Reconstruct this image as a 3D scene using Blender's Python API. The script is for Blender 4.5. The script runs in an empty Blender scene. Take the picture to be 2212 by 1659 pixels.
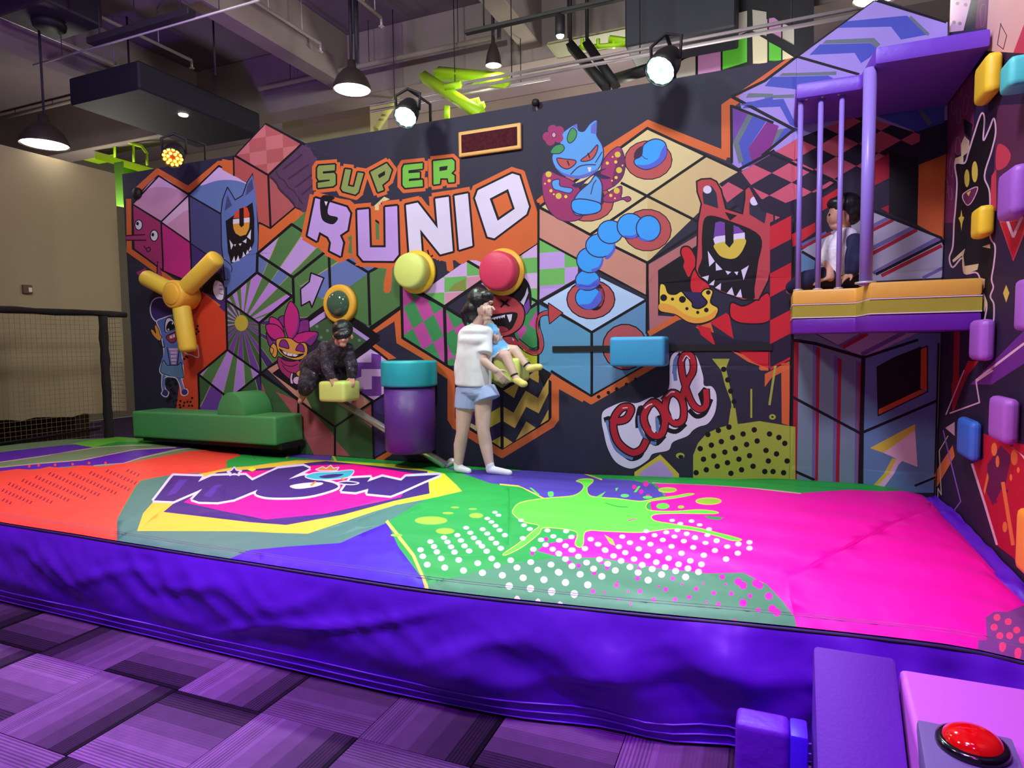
import bpy, bmesh, math, random
from mathutils import Vector, Matrix
from mathutils.geometry import delaunay_2d_cdt, tessellate_polygon
random.seed(7)
SC = bpy.context.scene
COL = SC.collection
# ------------------------------------------------------------------ camera
CX, CY, FPX = 1106.0, 829.5, 1363.1
CAMH = 1.573
YAW, PIT, ROL = math.radians(22.66), math.radians(3.577), math.radians(-.711)
FW = Vector((-math.sin(YAW)*math.cos(PIT), math.cos(YAW)*math.cos(PIT), -math.sin(PIT)))
_r = Vector((math.cos(YAW), math.sin(YAW), 0)); _u = _r.cross(FW)
RT = _r*math.cos(ROL)+_u*math.sin(ROL); UP = -_r*math.sin(ROL)+_u*math.cos(ROL)
EYE = Vector((0, 0, CAMH))
cd = bpy.data.cameras.new('camera'); cam = bpy.data.objects.new('camera', cd); COL.objects.link(cam)
cam.matrix_world = Matrix(((RT.x, UP.x, -FW.x, 0), (RT.y, UP.y, -FW.y, 0), (RT.z, UP.z, -FW.z, CAMH), (0, 0, 0, 1)))
cd.sensor_fit = 'HORIZONTAL'; cd.sensor_width = 36; cd.lens = FPX/2212*36; cd.clip_start = .05; cd.clip_end = 200
SC.camera = cam
def ray(x, y): return FW+RT*((x-CX)/FPX)+UP*((CY-y)/FPX)
def onZ(x, y, z): d = ray(x, y); return EYE+d*((z-CAMH)/d.z)
def onY(x, y, Y): d = ray(x, y); return EYE+d*(Y/d.y)
def onX(x, y, X): d = ray(x, y); return EYE+d*(X/d.x)
def proj(P):
    d = Vector(P)-EYE; z = d.dot(FW); return (CX+FPX*d.dot(RT)/z, CY-FPX*d.dot(UP)/z)
# ------------------------------------------------------------------ light
vs = SC.view_settings
vs.view_transform = 'Standard'; vs.look = 'None'; vs.gamma = 1; vs.use_curve_mapping = False
vs.exposure = 0.0
W = bpy.data.worlds.new('world'); SC.world = W; W.use_nodes = True
W.node_tree.nodes['Background'].inputs[0].default_value = (.60, .55, .62, 1)
W.node_tree.nodes['Background'].inputs[1].default_value = .17
def lamp(kind, name, loc, energy, col, to=None, size=.3, ang=60, blend=.6):
    d = bpy.data.lights.new(name, kind); d.energy = energy; d.color = col
    o = bpy.data.objects.new(name, d); COL.objects.link(o); o.location = loc
    if kind == 'AREA': d.shape = 'DISK'; d.size = size
    else: d.shadow_soft_size = size
    if kind == 'SPOT': d.spot_size = math.radians(ang); d.spot_blend = blend
    if to is not None: o.rotation_euler = (Vector(to)-Vector(loc)).to_track_quat('-Z', 'Y').to_euler()
    return o
# hall floodlights hung from the ceiling, out of view
lamp('AREA', 'hall_flood_light', (-3.6, 1.4, 5.1), 130, (.95, 1, .93), (-3.4, 4.8, 1.9), .7)
lamp('AREA', 'hall_flood_light', (-.7, 1.4, 5.1), 135, (.92, 1, .96), (-.6, 4.9, 1.7), .7)
lamp('SPOT', 'violet_flood_light', (-1.3, .45, 4.9), 860, (.44, .07, 1), (-1.3, 1.95, .1), .2, 62, .9)
lamp('SPOT', 'violet_flood_light', (-4.2, .45, 4.9), 680, (.60, .15, 1), (-4.0, 1.95, .1), .2, 62, .9)
lamp('SPOT', 'violet_flood_light', (-.5, 1.6, 4.6), 170, (.40, .18, 1), (.85, 4.4, 2.6), .25, 55, .8)
lamp('SPOT', 'magenta_flood_light', (.3, 1.6, 4.9), 190, (1, .12, .5), (.45, 3.0, .5), .25, 42, .9)
lamp('SPOT', 'violet_flood_light', (.2, -.6, 4.6), 260, (.5, .1, 1), (.45, 1.9, .4), .2, 40, .9)
lamp('SPOT', 'ceiling_fill_light', (-2.0, -1.2, 2.6), 110, (1, .93, .86), (-2.8, 4.2, 5.9), .2, 95, .9)  # unseen fill light added behind the camera to brighten the ceiling
lamp('SPOT', 'violet_ceiling_wash', (-5.2, 1.2, 1.9), 480, (.36, .12, 1), (-6.0, 3.4, 5.4), .2, 85, .9)
# ------------------------------------------------------------------ materials
def lin(c): return tuple(((v/255)/12.92 if v/255 <= .04045 else ((v/255+.055)/1.055)**2.4) for v in c)
MATS = {}
def mat(name, rgb, rough=.55, gain=1.0, metal=0, emit=0, bump=None, noise=None, spec=.4, cap=.92, stripes=None):
    """procedural principled material; rgb is an sRGB triple"""
    if name in MATS: return MATS[name]
    m = bpy.data.materials.new(name); m.use_nodes = True; MATS[name] = m
    nt = m.node_tree; b = nt.nodes['Principled BSDF']
    c = tuple(min(cap, v*gain) for v in lin(rgb))+(1,)
    b.inputs['Base Color'].default_value = c; b.inputs['Roughness'].default_value = rough
    b.inputs['Metallic'].default_value = metal; b.inputs['Specular IOR Level'].default_value = spec
    if emit:
        b.inputs['Emission Color'].default_value = lin(rgb)+(1,); b.inputs['Emission Strength'].default_value = emit
    tc = None
    if noise or bump:
        tc = nt.nodes.new('ShaderNodeTexCoord')
    if noise:
        sc, amt = noise
        n = nt.nodes.new('ShaderNodeTexNoise'); n.inputs['Scale'].default_value = sc; n.inputs['Detail'].default_value = 6
        nt.links.new(tc.outputs['Object'], n.inputs['Vector'])
        r = nt.nodes.new('ShaderNodeMapRange'); r.inputs['From Min'].default_value = .3; r.inputs['From Max'].default_value = .7
        r.inputs['To Min'].default_value = 1-amt; r.inputs['To Max'].default_value = 1+amt
        nt.links.new(n.outputs['Fac'], r.inputs['Value'])
        mx = nt.nodes.new('ShaderNodeVectorMath'); mx.operation = 'SCALE'; mx.inputs[0].default_value = c[:3]
        nt.links.new(r.outputs['Result'], mx.inputs['Scale']); nt.links.new(mx.outputs['Vector'], b.inputs['Base Color'])
    if bump:
        sc, st, dist = bump[:3]
        n = nt.nodes.new('ShaderNodeTexNoise'); n.inputs['Scale'].default_value = sc; n.inputs['Detail'].default_value = bump[3] if len(bump) > 3 else 3
        nt.links.new(tc.outputs['Object'], n.inputs['Vector'])
        bp = nt.nodes.new('ShaderNodeBump'); bp.inputs['Strength'].default_value = st; bp.inputs['Distance'].default_value = dist
        nt.links.new(n.outputs['Fac'], bp.inputs['Height']); nt.links.new(bp.outputs['Normal'], b.inputs['Normal'])
    return m
# ------------------------------------------------------------------ mesh helpers
def tag(o, label=None, cat=None, group=None, kind=None):
    if label: o['label'] = label
    if cat: o['category'] = cat
    if group: o['group'] = group
    if kind: o['kind'] = kind
    return o
def empty(name, loc=(0, 0, 0), rz=0):
    o = bpy.data.objects.new(name, None); COL.objects.link(o); o.location = loc; o.rotation_euler = (0, 0, rz); o.empty_display_size = .1
    return o
def link(name, me, m=None, parent=None, smooth=False, loc=None, world=False):
    o = bpy.data.objects.new(name, me); COL.objects.link(o)
    if m is not None:
        for q in (m if isinstance(m, (list, tuple)) else [m]): me.materials.append(q)
    if smooth:
        for p in me.polygons: p.use_smooth = True
    if parent is not None:
        o.parent = parent
        if world:
            w = Vector(parent.location); q = parent.parent
            while q: w += q.location; q = q.parent
            o.location = -w
    if loc is not None: o.location = loc
    return o
def fromdata(name, vs_, fs, m, parent=None, smooth=False, world=True, idx=None):
    me = bpy.data.meshes.new(name); me.from_pydata([tuple(v) for v in vs_], [], fs); me.update()
    if idx:
        me.polygons.foreach_set('material_index', idx)
    return link(name, me, m, parent, smooth, None, world)
class MB:
    """collects shapes into one bmesh (world coordinates)"""
    def __init__(s): s.b = bmesh.new()
    def add(s, vs_, fs, mi=0):
        q = [s.b.verts.new(v) for v in vs_]
        for f in fs:
            try:
                fc = s.b.faces.new([q[i] for i in f]); fc.material_index = mi
            except ValueError: pass
        return s
    def box(s, lo, hi, M=None, bev=0, mi=0, seg=2):
        b = bmesh.new(); bmesh.ops.create_cube(b, size=1)
        lo = Vector(lo); hi = Vector(hi); c = (lo+hi)/2; d = hi-lo
        for v in b.verts: v.co = Vector((v.co.x*d.x, v.co.y*d.y, v.co.z*d.z))+c
        if bev: bmesh.ops.bevel(b, geom=b.edges[:], offset=bev, segments=seg, affect='EDGES', profile=.6)
        return s.merge(b, M, mi)
    def merge(s, b, M=None, mi=0):
        b.verts.index_update(); q = []
        for v in b.verts: q.append(s.b.verts.new(M @ v.co if M else v.co))
        for f in b.faces:
            try: fc = s.b.faces.new([q[v.index] for v in f.verts]); fc.material_index = mi; fc.smooth = f.smooth
            except ValueError: pass
        b.free(); return s
    def tube(s, pts, r, n=8, mi=0, cap=True):
        pts = [Vector(p) for p in pts]; rs = r if isinstance(r, (list, tuple)) else [r]*len(pts)
        rings = []; prev = None
        for i, p in enumerate(pts):
            t = (pts[min(i+1, len(pts)-1)]-pts[max(i-1, 0)]).normalized()
            a = prev if prev else (Vector((0, 0, 1)) if abs(t.z) < .9 else Vector((1, 0, 0)))
            x = (a-t*a.dot(t)).normalized(); prev = x; y = t.cross(x)
            rings.append([s.b.verts.new(p+(x*math.cos(k*2*math.pi/n)+y*math.sin(k*2*math.pi/n))*rs[i]) for k in range(n)])
        for i in range(len(rings)-1):
            for k in range(n):
                f = s.b.faces.new((rings[i][k], rings[i][(k+1) % n], rings[i+1][(k+1) % n], rings[i+1][k])); f.material_index = mi; f.smooth = True
        if cap:
            for q in (list(reversed(rings[0])), rings[-1]):
                f = s.b.faces.new(q); f.material_index = mi
        return s
    def lathe(s, prof, o, ax=(0, 0, 1), n=32, mi=0):
        """prof: (radius, height) pairs along ax from o"""
        o = Vector(o); ax = Vector(ax).normalized(); x = ax.orthogonal().normalized(); y = ax.cross(x); rings = []
        for r_, h in prof:
            if r_ < 1e-6: rings.append([s.b.verts.new(o+ax*h)])
            else: rings.append([s.b.verts.new(o+ax*h+(x*math.cos(k*2*math.pi/n)+y*math.sin(k*2*math.pi/n))*r_) for k in range(n)])
        for a, c in zip(rings, rings[1:]):
            for k in range(n):
                q = [a[k % len(a)], a[(k+1) % n % len(a)], c[(k+1) % n % len(c)], c[k % len(c)]]
                u = []
                for v in q:
                    if v not in u: u.append(v)
                if len(u) > 2:
                    f = s.b.faces.new(u); f.material_index = mi; f.smooth = True
        return s
    def prism(s, poly, d, mi=0):
        """poly: 3D loop, d: extrusion vector"""
        n = len(poly); d = Vector(d); P = [Vector(p) for p in poly]
        return s.add(P+[p+d for p in P], [tuple(range(n)), tuple(reversed(range(n, 2*n)))]+[(i, (i+1) % n, (i+1) % n+n, i+n) for i in range(n)], mi)
    def bevel(s, w, seg=2, ang=30):
        bmesh.ops.remove_doubles(s.b, verts=s.b.verts[:], dist=1e-5)
        bmesh.ops.recalc_face_normals(s.b, faces=s.b.faces[:])
        e = [e for e in s.b.edges if len(e.link_faces) == 2 and e.calc_face_angle(0) > math.radians(ang)]
        bmesh.ops.bevel(s.b, geom=e, offset=w, segments=seg, affect='EDGES', profile=.6); return s
    def build(s, name, m, parent=None, smooth=False, recalc=True):
        if recalc: bmesh.ops.recalc_face_normals(s.b, faces=s.b.faces[:])
        me = bpy.data.meshes.new(name); s.b.to_mesh(me); s.b.free()
        o = link(name, me, m, parent, False, None, True)
        if smooth:
            for p in me.polygons: p.use_smooth = True
            me.set_sharp_from_angle(angle=math.radians(40))
        return o
# ------------------------------------------------------------------ flat artwork: coloured shapes merged into one plane partition
def smooth_pts(p, closed, n=5):
    out = []; N = len(p)
    for i in range(N if closed else N-1):
        a, b, c, d = (p[(i-1) % N], p[i], p[(i+1) % N], p[(i+2) % N]) if closed else (p[max(i-1, 0)], p[i], p[i+1], p[min(i+2, N-1)])
        for k in range(n):
            t = k/n; t2 = t*t; t3 = t2*t
            out.append(tuple(.5*(2*b[j]+(c[j]-a[j])*t+(2*a[j]-5*b[j]+4*c[j]-d[j])*t2+(3*b[j]-a[j]-3*c[j]+d[j])*t3) for j in (0, 1)))
    if not closed: out.append(p[-1])
    return out
def clip_convex(poly, clip):
    ar = sum(clip[i][0]*clip[(i+1) % len(clip)][1]-clip[(i+1) % len(clip)][0]*clip[i][1] for i in range(len(clip)))
    if ar < 0: clip = clip[::-1]
    out = list(poly)
    for i in range(len(clip)):
        a, b = clip[i], clip[(i+1) % len(clip)]; inp = out; out = []
        if not inp: break
        side = lambda p: (b[0]-a[0])*(p[1]-a[1])-(b[1]-a[1])*(p[0]-a[0])
        for k in range(len(inp)):
            p, q = inp[k-1], inp[k]; sp, sq = side(p), side(q)
            if (sp >= 0) != (sq >= 0):
                t = sp/(sp-sq); out.append((p[0]+(q[0]-p[0])*t, p[1]+(q[1]-p[1])*t))
            if sq >= 0: out.append(q)
    return out
class Art:
    def __init__(s): s.el = []; s.f = (0, 0, 1)
    def pt(s, x, y): return (s.f[0]+x/s.f[2], s.f[1]+y/s.f[2])
    def pts(s, a): return [s.pt(a[i], a[i+1]) for i in range(0, len(a)-1, 2)]
    def poly(s, col, p):
        if len(p) > 2: s.el.append((col, p))
    def line(s, col, w, p, closed=False):
        h = w/2; n = len(p)
        for i in range(n if closed else n-1):
            a, b = p[i], p[(i+1) % n]; dx, dy = b[0]-a[0], b[1]-a[1]; L = math.hypot(dx, dy)
            if L < 1e-4: continue
            dx, dy = dx/L, dy/L; e = h*.45
            s.poly(col, [(a[0]-dx*e-dy*h, a[1]-dy*e+dx*h), (a[0]-dx*e+dy*h, a[1]-dy*e-dx*h), (b[0]+dx*e+dy*h, b[1]+dy*e-dx*h), (b[0]+dx*e-dy*h, b[1]+dy*e+dx*h)])
    def ell(s, cx, cy, rx, ry, rot=0, n=18):
        c, q = math.cos(math.radians(rot)), math.sin(math.radians(rot)); o = []
        for k in range(n):
            a = 2*math.pi*k/n; x, y = rx*math.cos(a), ry*math.sin(a); o.append(s.pt(cx+x*c-y*q, cy+x*q+y*c))
        return o
    def checker(s, col, clip, o, u, v, rng=6, par=0):
        clip = s.pts(clip)
        for i in range(-rng, rng+1):
            for j in range(-rng, rng+1):
                if (i+j) % 2 == par:
                    b = (o[0]+u[0]*i+v[0]*j, o[1]+u[1]*i+v[1]*j)
                    q = [s.pt(b[0]+u[0]*k+v[0]*l, b[1]+u[1]*k+v[1]*l) for k, l in ((0, 0), (1, 0), (1, 1), (0, 1))]
                    s.poly(col, clip_convex(q, clip))
    def rays(s, col, c, clip, ivs, R=1200, edge=None):
        clip = s.pts(clip); c = s.pt(*c)
        for a0, a1 in ivs:
            q = [c]+[(c[0]+R*math.cos(math.radians(a)), c[1]-R*math.sin(math.radians(a))) for a in (a0, (a0+a1)/2, a1)]
            if edge:
                q2 = [c]+[(c[0]+R*math.cos(math.radians(a)), c[1]-R*math.sin(math.radians(a))) for a in (a0-.55, (a0+a1)/2, a1+.55)]
                s.poly(edge, clip_convex(q2, clip))
            s.poly(col, clip_convex(q, clip))
    def run(s, text):
        for ln in text.strip().split('\n'):
            t = ln.split('#')[0].split()
            if not t: continue
            k = t[0]
            if k == 'F': s.f = tuple(map(float, t[1:4])); continue
            if k in 'ps': N = list(map(float, t[2:])); p = s.pts(N); s.poly(t[1], smooth_pts(p, 1) if k == 's' else p)
            elif k in ('po', 'so'):
                p = s.pts(list(map(float, t[4:]))); p = smooth_pts(p, 1) if k == 'so' else p
                s.poly(t[1], p); s.line(t[2], float(t[3]), p, True)
            elif k in 'lc': p = s.pts(list(map(float, t[3:]))); s.line(t[1], float(t[2]), smooth_pts(p, 0) if k == 'c' else p)
            elif k == 'lo': s.line(t[1], float(t[2]), s.pts(list(map(float, t[3:]))), True)
            elif k == 'e': s.poly(t[1], s.ell(*map(float, t[2:])))
            elif k == 'eo': q = s.ell(*map(float, t[4:])); s.poly(t[1], q); s.line(t[2], float(t[3]), q, True)
            elif k == 'd':       # dots: colour radius x y x y ...
                r = float(t[2]); a = list(map(float, t[3:]))
                for i in range(0, len(a), 2): s.poly(t[1], s.ell(a[i], a[i+1], r, r, 0, 10))
def partition(els, to2d, extra_pts=(), extra_edges=(), eps=1e-5, base=True):
    """els [(colour, pixel polygon)] -> verts, tris, top element index per triangle"""
    V = []; Fc = []; Ed = []
    for col, p in els:
        q = []
        for xy in p:
            w = to2d(*xy)
            if not q or (Vector(w)-q[-1]).length > 2e-4: q.append(Vector(w))
        if len(q) > 2 and (q[0]-q[-1]).length < 2e-4: q.pop()
        ar = sum(q[i-1].x*q[i].y-q[i].x*q[i-1].y for i in range(len(q))) if len(q) > 2 else 0
        if abs(ar) < 2e-7: Fc.append(None); continue
        if ar < 0: q.reverse()
        i0 = len(V); V += q; Fc.append(list(range(i0, i0+len(q))))
    idx = [i for i, f in enumerate(Fc) if f]
    for a, b in extra_edges:
        i0 = len(V); V += [Vector(a), Vector(b)]; Ed.append((i0, i0+1))
    V += [Vector(p) for p in extra_pts]
    r = delaunay_2d_cdt(V, Ed, [Fc[i] for i in idx], 0, eps)
    def inside(p, poly):
        c = False; j = poly[-1]
        for i in poly:
            a, b = V[i], V[j]
            if (a.y > p.y) != (b.y > p.y) and p.x < (b.x-a.x)*(p.y-a.y)/(b.y-a.y)+a.x: c = not c
            j = i
        return c
    top = []
    for f, of in zip(r[2], r[5]):
        c = (r[0][f[0]]+r[0][f[1]]+r[0][f[2]])/3; t = -1
        for k in sorted(of, reverse=True):
            if inside(c, Fc[idx[k]]): t = idx[k]; break
        if base and not inside(c, Fc[0]): t = -1
        top.append(t)
    return r[0], r[2], top
# ------------------------------------------------------------------ the mural on the back wall
PAL = dict(nv=(44, 40, 62), bk=(22, 15, 26), og=(206, 98, 54), lav=(186, 148, 224), lv2=(180, 128, 222), wh=(214, 202, 236), gr=(80, 118, 72), gr2=(64, 92, 60),
 bl=(98, 116, 180), ol=(168, 158, 110), pu=(112, 62, 158), pu2=(66, 44, 112), pk=(200, 140, 186), pk2=(214, 168, 214), mg=(160, 46, 108), mg2=(186, 40, 128),
 mgs=(126, 44, 130), cat=(92, 108, 182), catd=(70, 66, 122), rs=(170, 84, 92), rsd=(176, 80, 84), rsl=(190, 104, 114), pl=(84, 52, 88), pl2=(60, 34, 62),
 yl=(206, 180, 70), oy=(212, 142, 60), rd=(196, 34, 50), rdd=(150, 24, 46), rb=(178, 78, 84), be=(212, 190, 146), be2=(206, 178, 132), sa=(196, 134, 124), sa2=(176, 106, 112),
 tb=(92, 148, 194), tb2=(98, 136, 180), lb=(178, 198, 240), wb=(60, 152, 244), wbs=(84, 92, 206), bc=(88, 148, 226), bcs=(92, 98, 190), wg=(150, 46, 104), wgd=(104, 40, 92),
 cg=(108, 176, 96), cgd=(134, 138, 70), cl=(206, 170, 226), cp=(208, 142, 170), pg=(64, 138, 84), pm=(190, 74, 156), lm=(160, 164, 66), cr=(176, 34, 52), lgl=(112, 178, 70), lgd=(132, 144, 84), oz=(204, 90, 50),
 ob=(206, 66, 44), sun=(190, 168, 62), bz=(204, 160, 80), dp=(48, 36, 84), li=(196, 196, 56), dm=(152, 54, 66), dev=(180, 64, 74), tan=(208, 148, 72), ch=(226, 190, 70), chd=(226, 156, 66),
 sk=(112, 128, 150), skd=(70, 82, 104), gs=(160, 152, 180), gsp=(104, 88, 146), bv=(72, 80, 178), bvl=(158, 136, 212), bvg=(102, 112, 122), ck=(196, 84, 108), ckd=(40, 28, 52), ow=(196, 92, 44), lw=(222, 176, 206), tq=(96, 124, 168))
A = Art()
A.run('''
F 0 0 1
p nv 292 1100 291 885 287 800 263 376 507 335 573 265 660 309 1715 126 1885 3 1905 -1 2047 49 2046 260 2018 1100
# ---- left cubes
l og 13 299 408 340 370 407 409 473 354 512 352
l og 11 278 432 279 542
l og 12 277 540 345 588 392 622
p pk 286 441 343 380 408 421 348 479
s pk2 300 425 320 408 350 404 380 408 392 412 343 382
p pk2 348 480 408 421 411 524
p pk 360 486 395 458 410 452 411 522
p mg 286 443 348 482 352 585 289 538
p mg2 348 482 411 526 414 612 352 585
p catd 410 423 479 463 480 560 484 640 414 612
p pu2 412 527 480 572 484 640 414 612
p bl 410 421 473 358 545 402 545 470 479 462
s cl 432 400 473 362 520 388 545 402 510 390 470 390
p pu2 440 616 487 640 488 684 436 648
l og 5 436 632 474 660
p ob 412 620 440 634 488 676 492 757 431 803 431 885 380 885 392 800 402 700
l bk 3.5 286 441 343 380 408 421 348 479 286 441
l bk 3.5 348 479 352 585 414 612 411 524 348 480
l bk 3.5 286 441 289 538 352 585
l bk 3.5 408 421 414 612
l bk 3.5 408 421 473 358 548 402
l bk 3.5 410 423 479 463
l bk 2.4 412 526 444 548
p mg 272 509 313 507 316 519 272 519
l bk 2.4 272 509 313 507
l bk 2.4 272 519 316 519
eo wh bk 2 299.5 486 8 11
e bk 297 483 3 4
eo wh bk 2 333 509 8.5 12
e bk 330 507 3 4
c bk 2 311 531 315 537 322 534 325 540 319 544 316 538
p mg 339 565 350 590 350 608 338 600
l bk 2.4 340 565 339 598
p mg 294 588 304 584 314 578 318 590 312 600 298 594
# ---- blue one-eyed cat
F 0 380 3.95
po cat bk 2.2 1885 320 1900 200 1940 95 1975 150 2005 205 2070 165 2110 50 2155 -20 2185 110 2195 300 2205 500 2200 650 2190 820 1930 1030 1915 850 1890 600
p catd 1915 300 1940 160 1980 250
p catd 2095 170 2110 80 2150 20 2165 110
p bk 1925 385 2155 225 2170 360 2170 560 2140 640 2060 700 1970 750 1945 650 1935 520
p ob 1990 360 2010 310 2070 265 2110 270 2128 320 2128 360
p wh 1988 370 2130 355 2130 400 1988 410
p oy 1988 410 2130 395 2125 450 2100 500 2050 515 2010 490 1992 450
p bk 2042 280 2078 270 2082 420 2060 440 2042 420
p wh 1958 545 1990 590 1972 630
p wh 1995 585 2015 582 2005 602
p wh 2035 580 2062 575 2050 598
p wh 2070 560 2105 535 2100 575
p wh 2107 520 2142 455 2138 545
p wh 1978 735 1995 680 2010 735
p wh 2012 732 2030 675 2045 722
p wh 2065 695 2075 645 2095 680
p wh 2098 672 2110 630 2125 655
p wh 2120 645 2138 600 2145 630
so cat bk 1.6 2225 370 2245 380 2275 430 2270 520 2280 580 2270 640 2215 690 2210 560
c bk 1.6 1890 700 1950 740 1978 780 1975 820
c bk 1.6 1860 780 1890 810 1870 850 1905 885 1950 882
p bk 1690 790 1870 830 1905 900 1910 1060 1740 990
so wh bk 1.6 1840 890 1905 930 1905 1050 1850 1050 1815 970
l bk 1.4 1870 930 1900 935
l bk 1.4 1870 965 1900 968
l bk 1.4 1870 1005 1900 1010
l bk 2.9 1930 1030 2192 828
# ---- pink checker cube and logs
F 480 240 5.53
p rsl 150 525 510 150 945 400 550 755
''')
A.checker('rs', [150, 525, 510, 150, 945, 400, 550, 755], (320, 340), (200, -32), (7, 160), 4)
A.run('''
p og 0 570 135 600 150 780 0 700
p rsd 135 540 550 765 578 1400 430 1330 400 1010 365 735 290 850 135 770
p rs 555 770 870 1150 580 1395
p pl 555 765 945 395 1050 440 1110 560 1080 1000 1000 1190 930 1170
p og 590 1400 870 1155 990 1190 990 1270 430 1700 440 1350
d pl 46 620 755 655 815 700 900 765 960 830 1030 905 1105 975 1165 970 440 1030 500 1090 580
c pl2 4 575 790 640 850 690 940 760 1010 830 1080 880 1150 940 1175
c pl2 2.6 640 720 680 790 740 830 790 910 860 960 920 1050 960 1110
l pl2 3.6 730 690 950 520
l pl2 3.6 790 810 1030 640
l pl2 3.6 870 910 1075 760
l pl2 3.6 950 1000 1080 890
l bk 4.7 150 530 510 145 985 400
l bk 4.7 150 530 550 765 945 395
l bk 4.7 550 765 578 1400
l bk 3.5 578 1395 870 1150
l bk 3.5 440 1330 575 1400
l bk 3.5 135 540 140 770
F 480 480 5.53
p cat 20 700 410 600 30 890
p lav 420 378 820 30 1240 330 845 655
p gr 820 30 1000 -130 1700 -100 1700 500 1240 330
p gr 840 640 1240 330 2140 330 2140 1390 1750 1240 1560 1130 1200 1000 850 1250
p bl 418 385 840 660 848 885 415 600
p gr 45 930 415 605 830 885 445 1200
''')
SUNC = (240, 1210)
A.rays('gr', SUNC, [420, 378, 820, 30, 1240, 330, 845, 655], [(32, 45.4), (56.3, 67)], edge='ol')
A.rays('gr', SUNC, [418, 385, 840, 660, 848, 885, 415, 600], [(32, 45.4), (56.3, 67)], edge='ol')
A.rays('bl', SUNC, [845, 655, 1240, 350, 2140, 350, 2140, 1390, 1750, 1240, 1560, 1130, 1200, 1000, 850, 1250], [(17.5, 32.5), (-14, 2.5)], 2000, edge='ol')
A.rays('lv2', SUNC, [45, 930, 415, 605, 830, 885, 445, 1200], [(8, 18), (23, 33), (45.4, 56.3), (67, 78.5), (84, 92), (100, 108), (117, 124), (132, 139)], edge='ol')
A.run('''
F 400 640 6.9125
p gr2 610 70 1105 405 1125 1150 630 800
p gr 195 1165 630 815 1115 1165 660 1530
p gr2 195 1175 660 1530 650 2000 215 2000
p gr2 660 1530 1125 1165 1165 1500 1165 2000 650 2000
p gr 1110 400 1590 10 1880 170 1850 480 1750 640 1380 960 1130 1150
''')
C2 = (840, 400); LOWR = [(205, 213), (224, 233), (244, 255), (263.7, 273), (282, 291), (300, 308), (324, 332), (340, 348), (357, 364)]
A.rays('lv2', C2, [610, 70, 1105, 405, 1125, 1150, 630, 800], [(100, 106), (117, 122), (132, 138), (148, 154), (166, 172), (186, 192)], edge='ol')
A.rays('pu', C2, [610, 70, 1105, 405, 1125, 1150, 630, 800], LOWR, edge='ol')
A.rays('lv2', C2, [195, 1165, 630, 815, 1115, 1165, 660, 1530], [(225, 233)]+LOWR[2:5], edge='ol')
A.rays('pu', C2, [195, 1175, 660, 1530, 650, 2000, 215, 2000], LOWR[2:4], edge='ol')
A.rays('pu2', C2, [660, 1530, 1125, 1165, 1165, 1500, 1165, 2000, 650, 2000], [(284, 293)], edge='ol')
A.rays('pu2', C2, [1110, 400, 1590, 10, 1880, 170, 1850, 480, 1750, 640, 1380, 960, 1130, 1150], [(28, 36), (-4, 5), (300, 308), (326, 333)], edge='ol')
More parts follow.
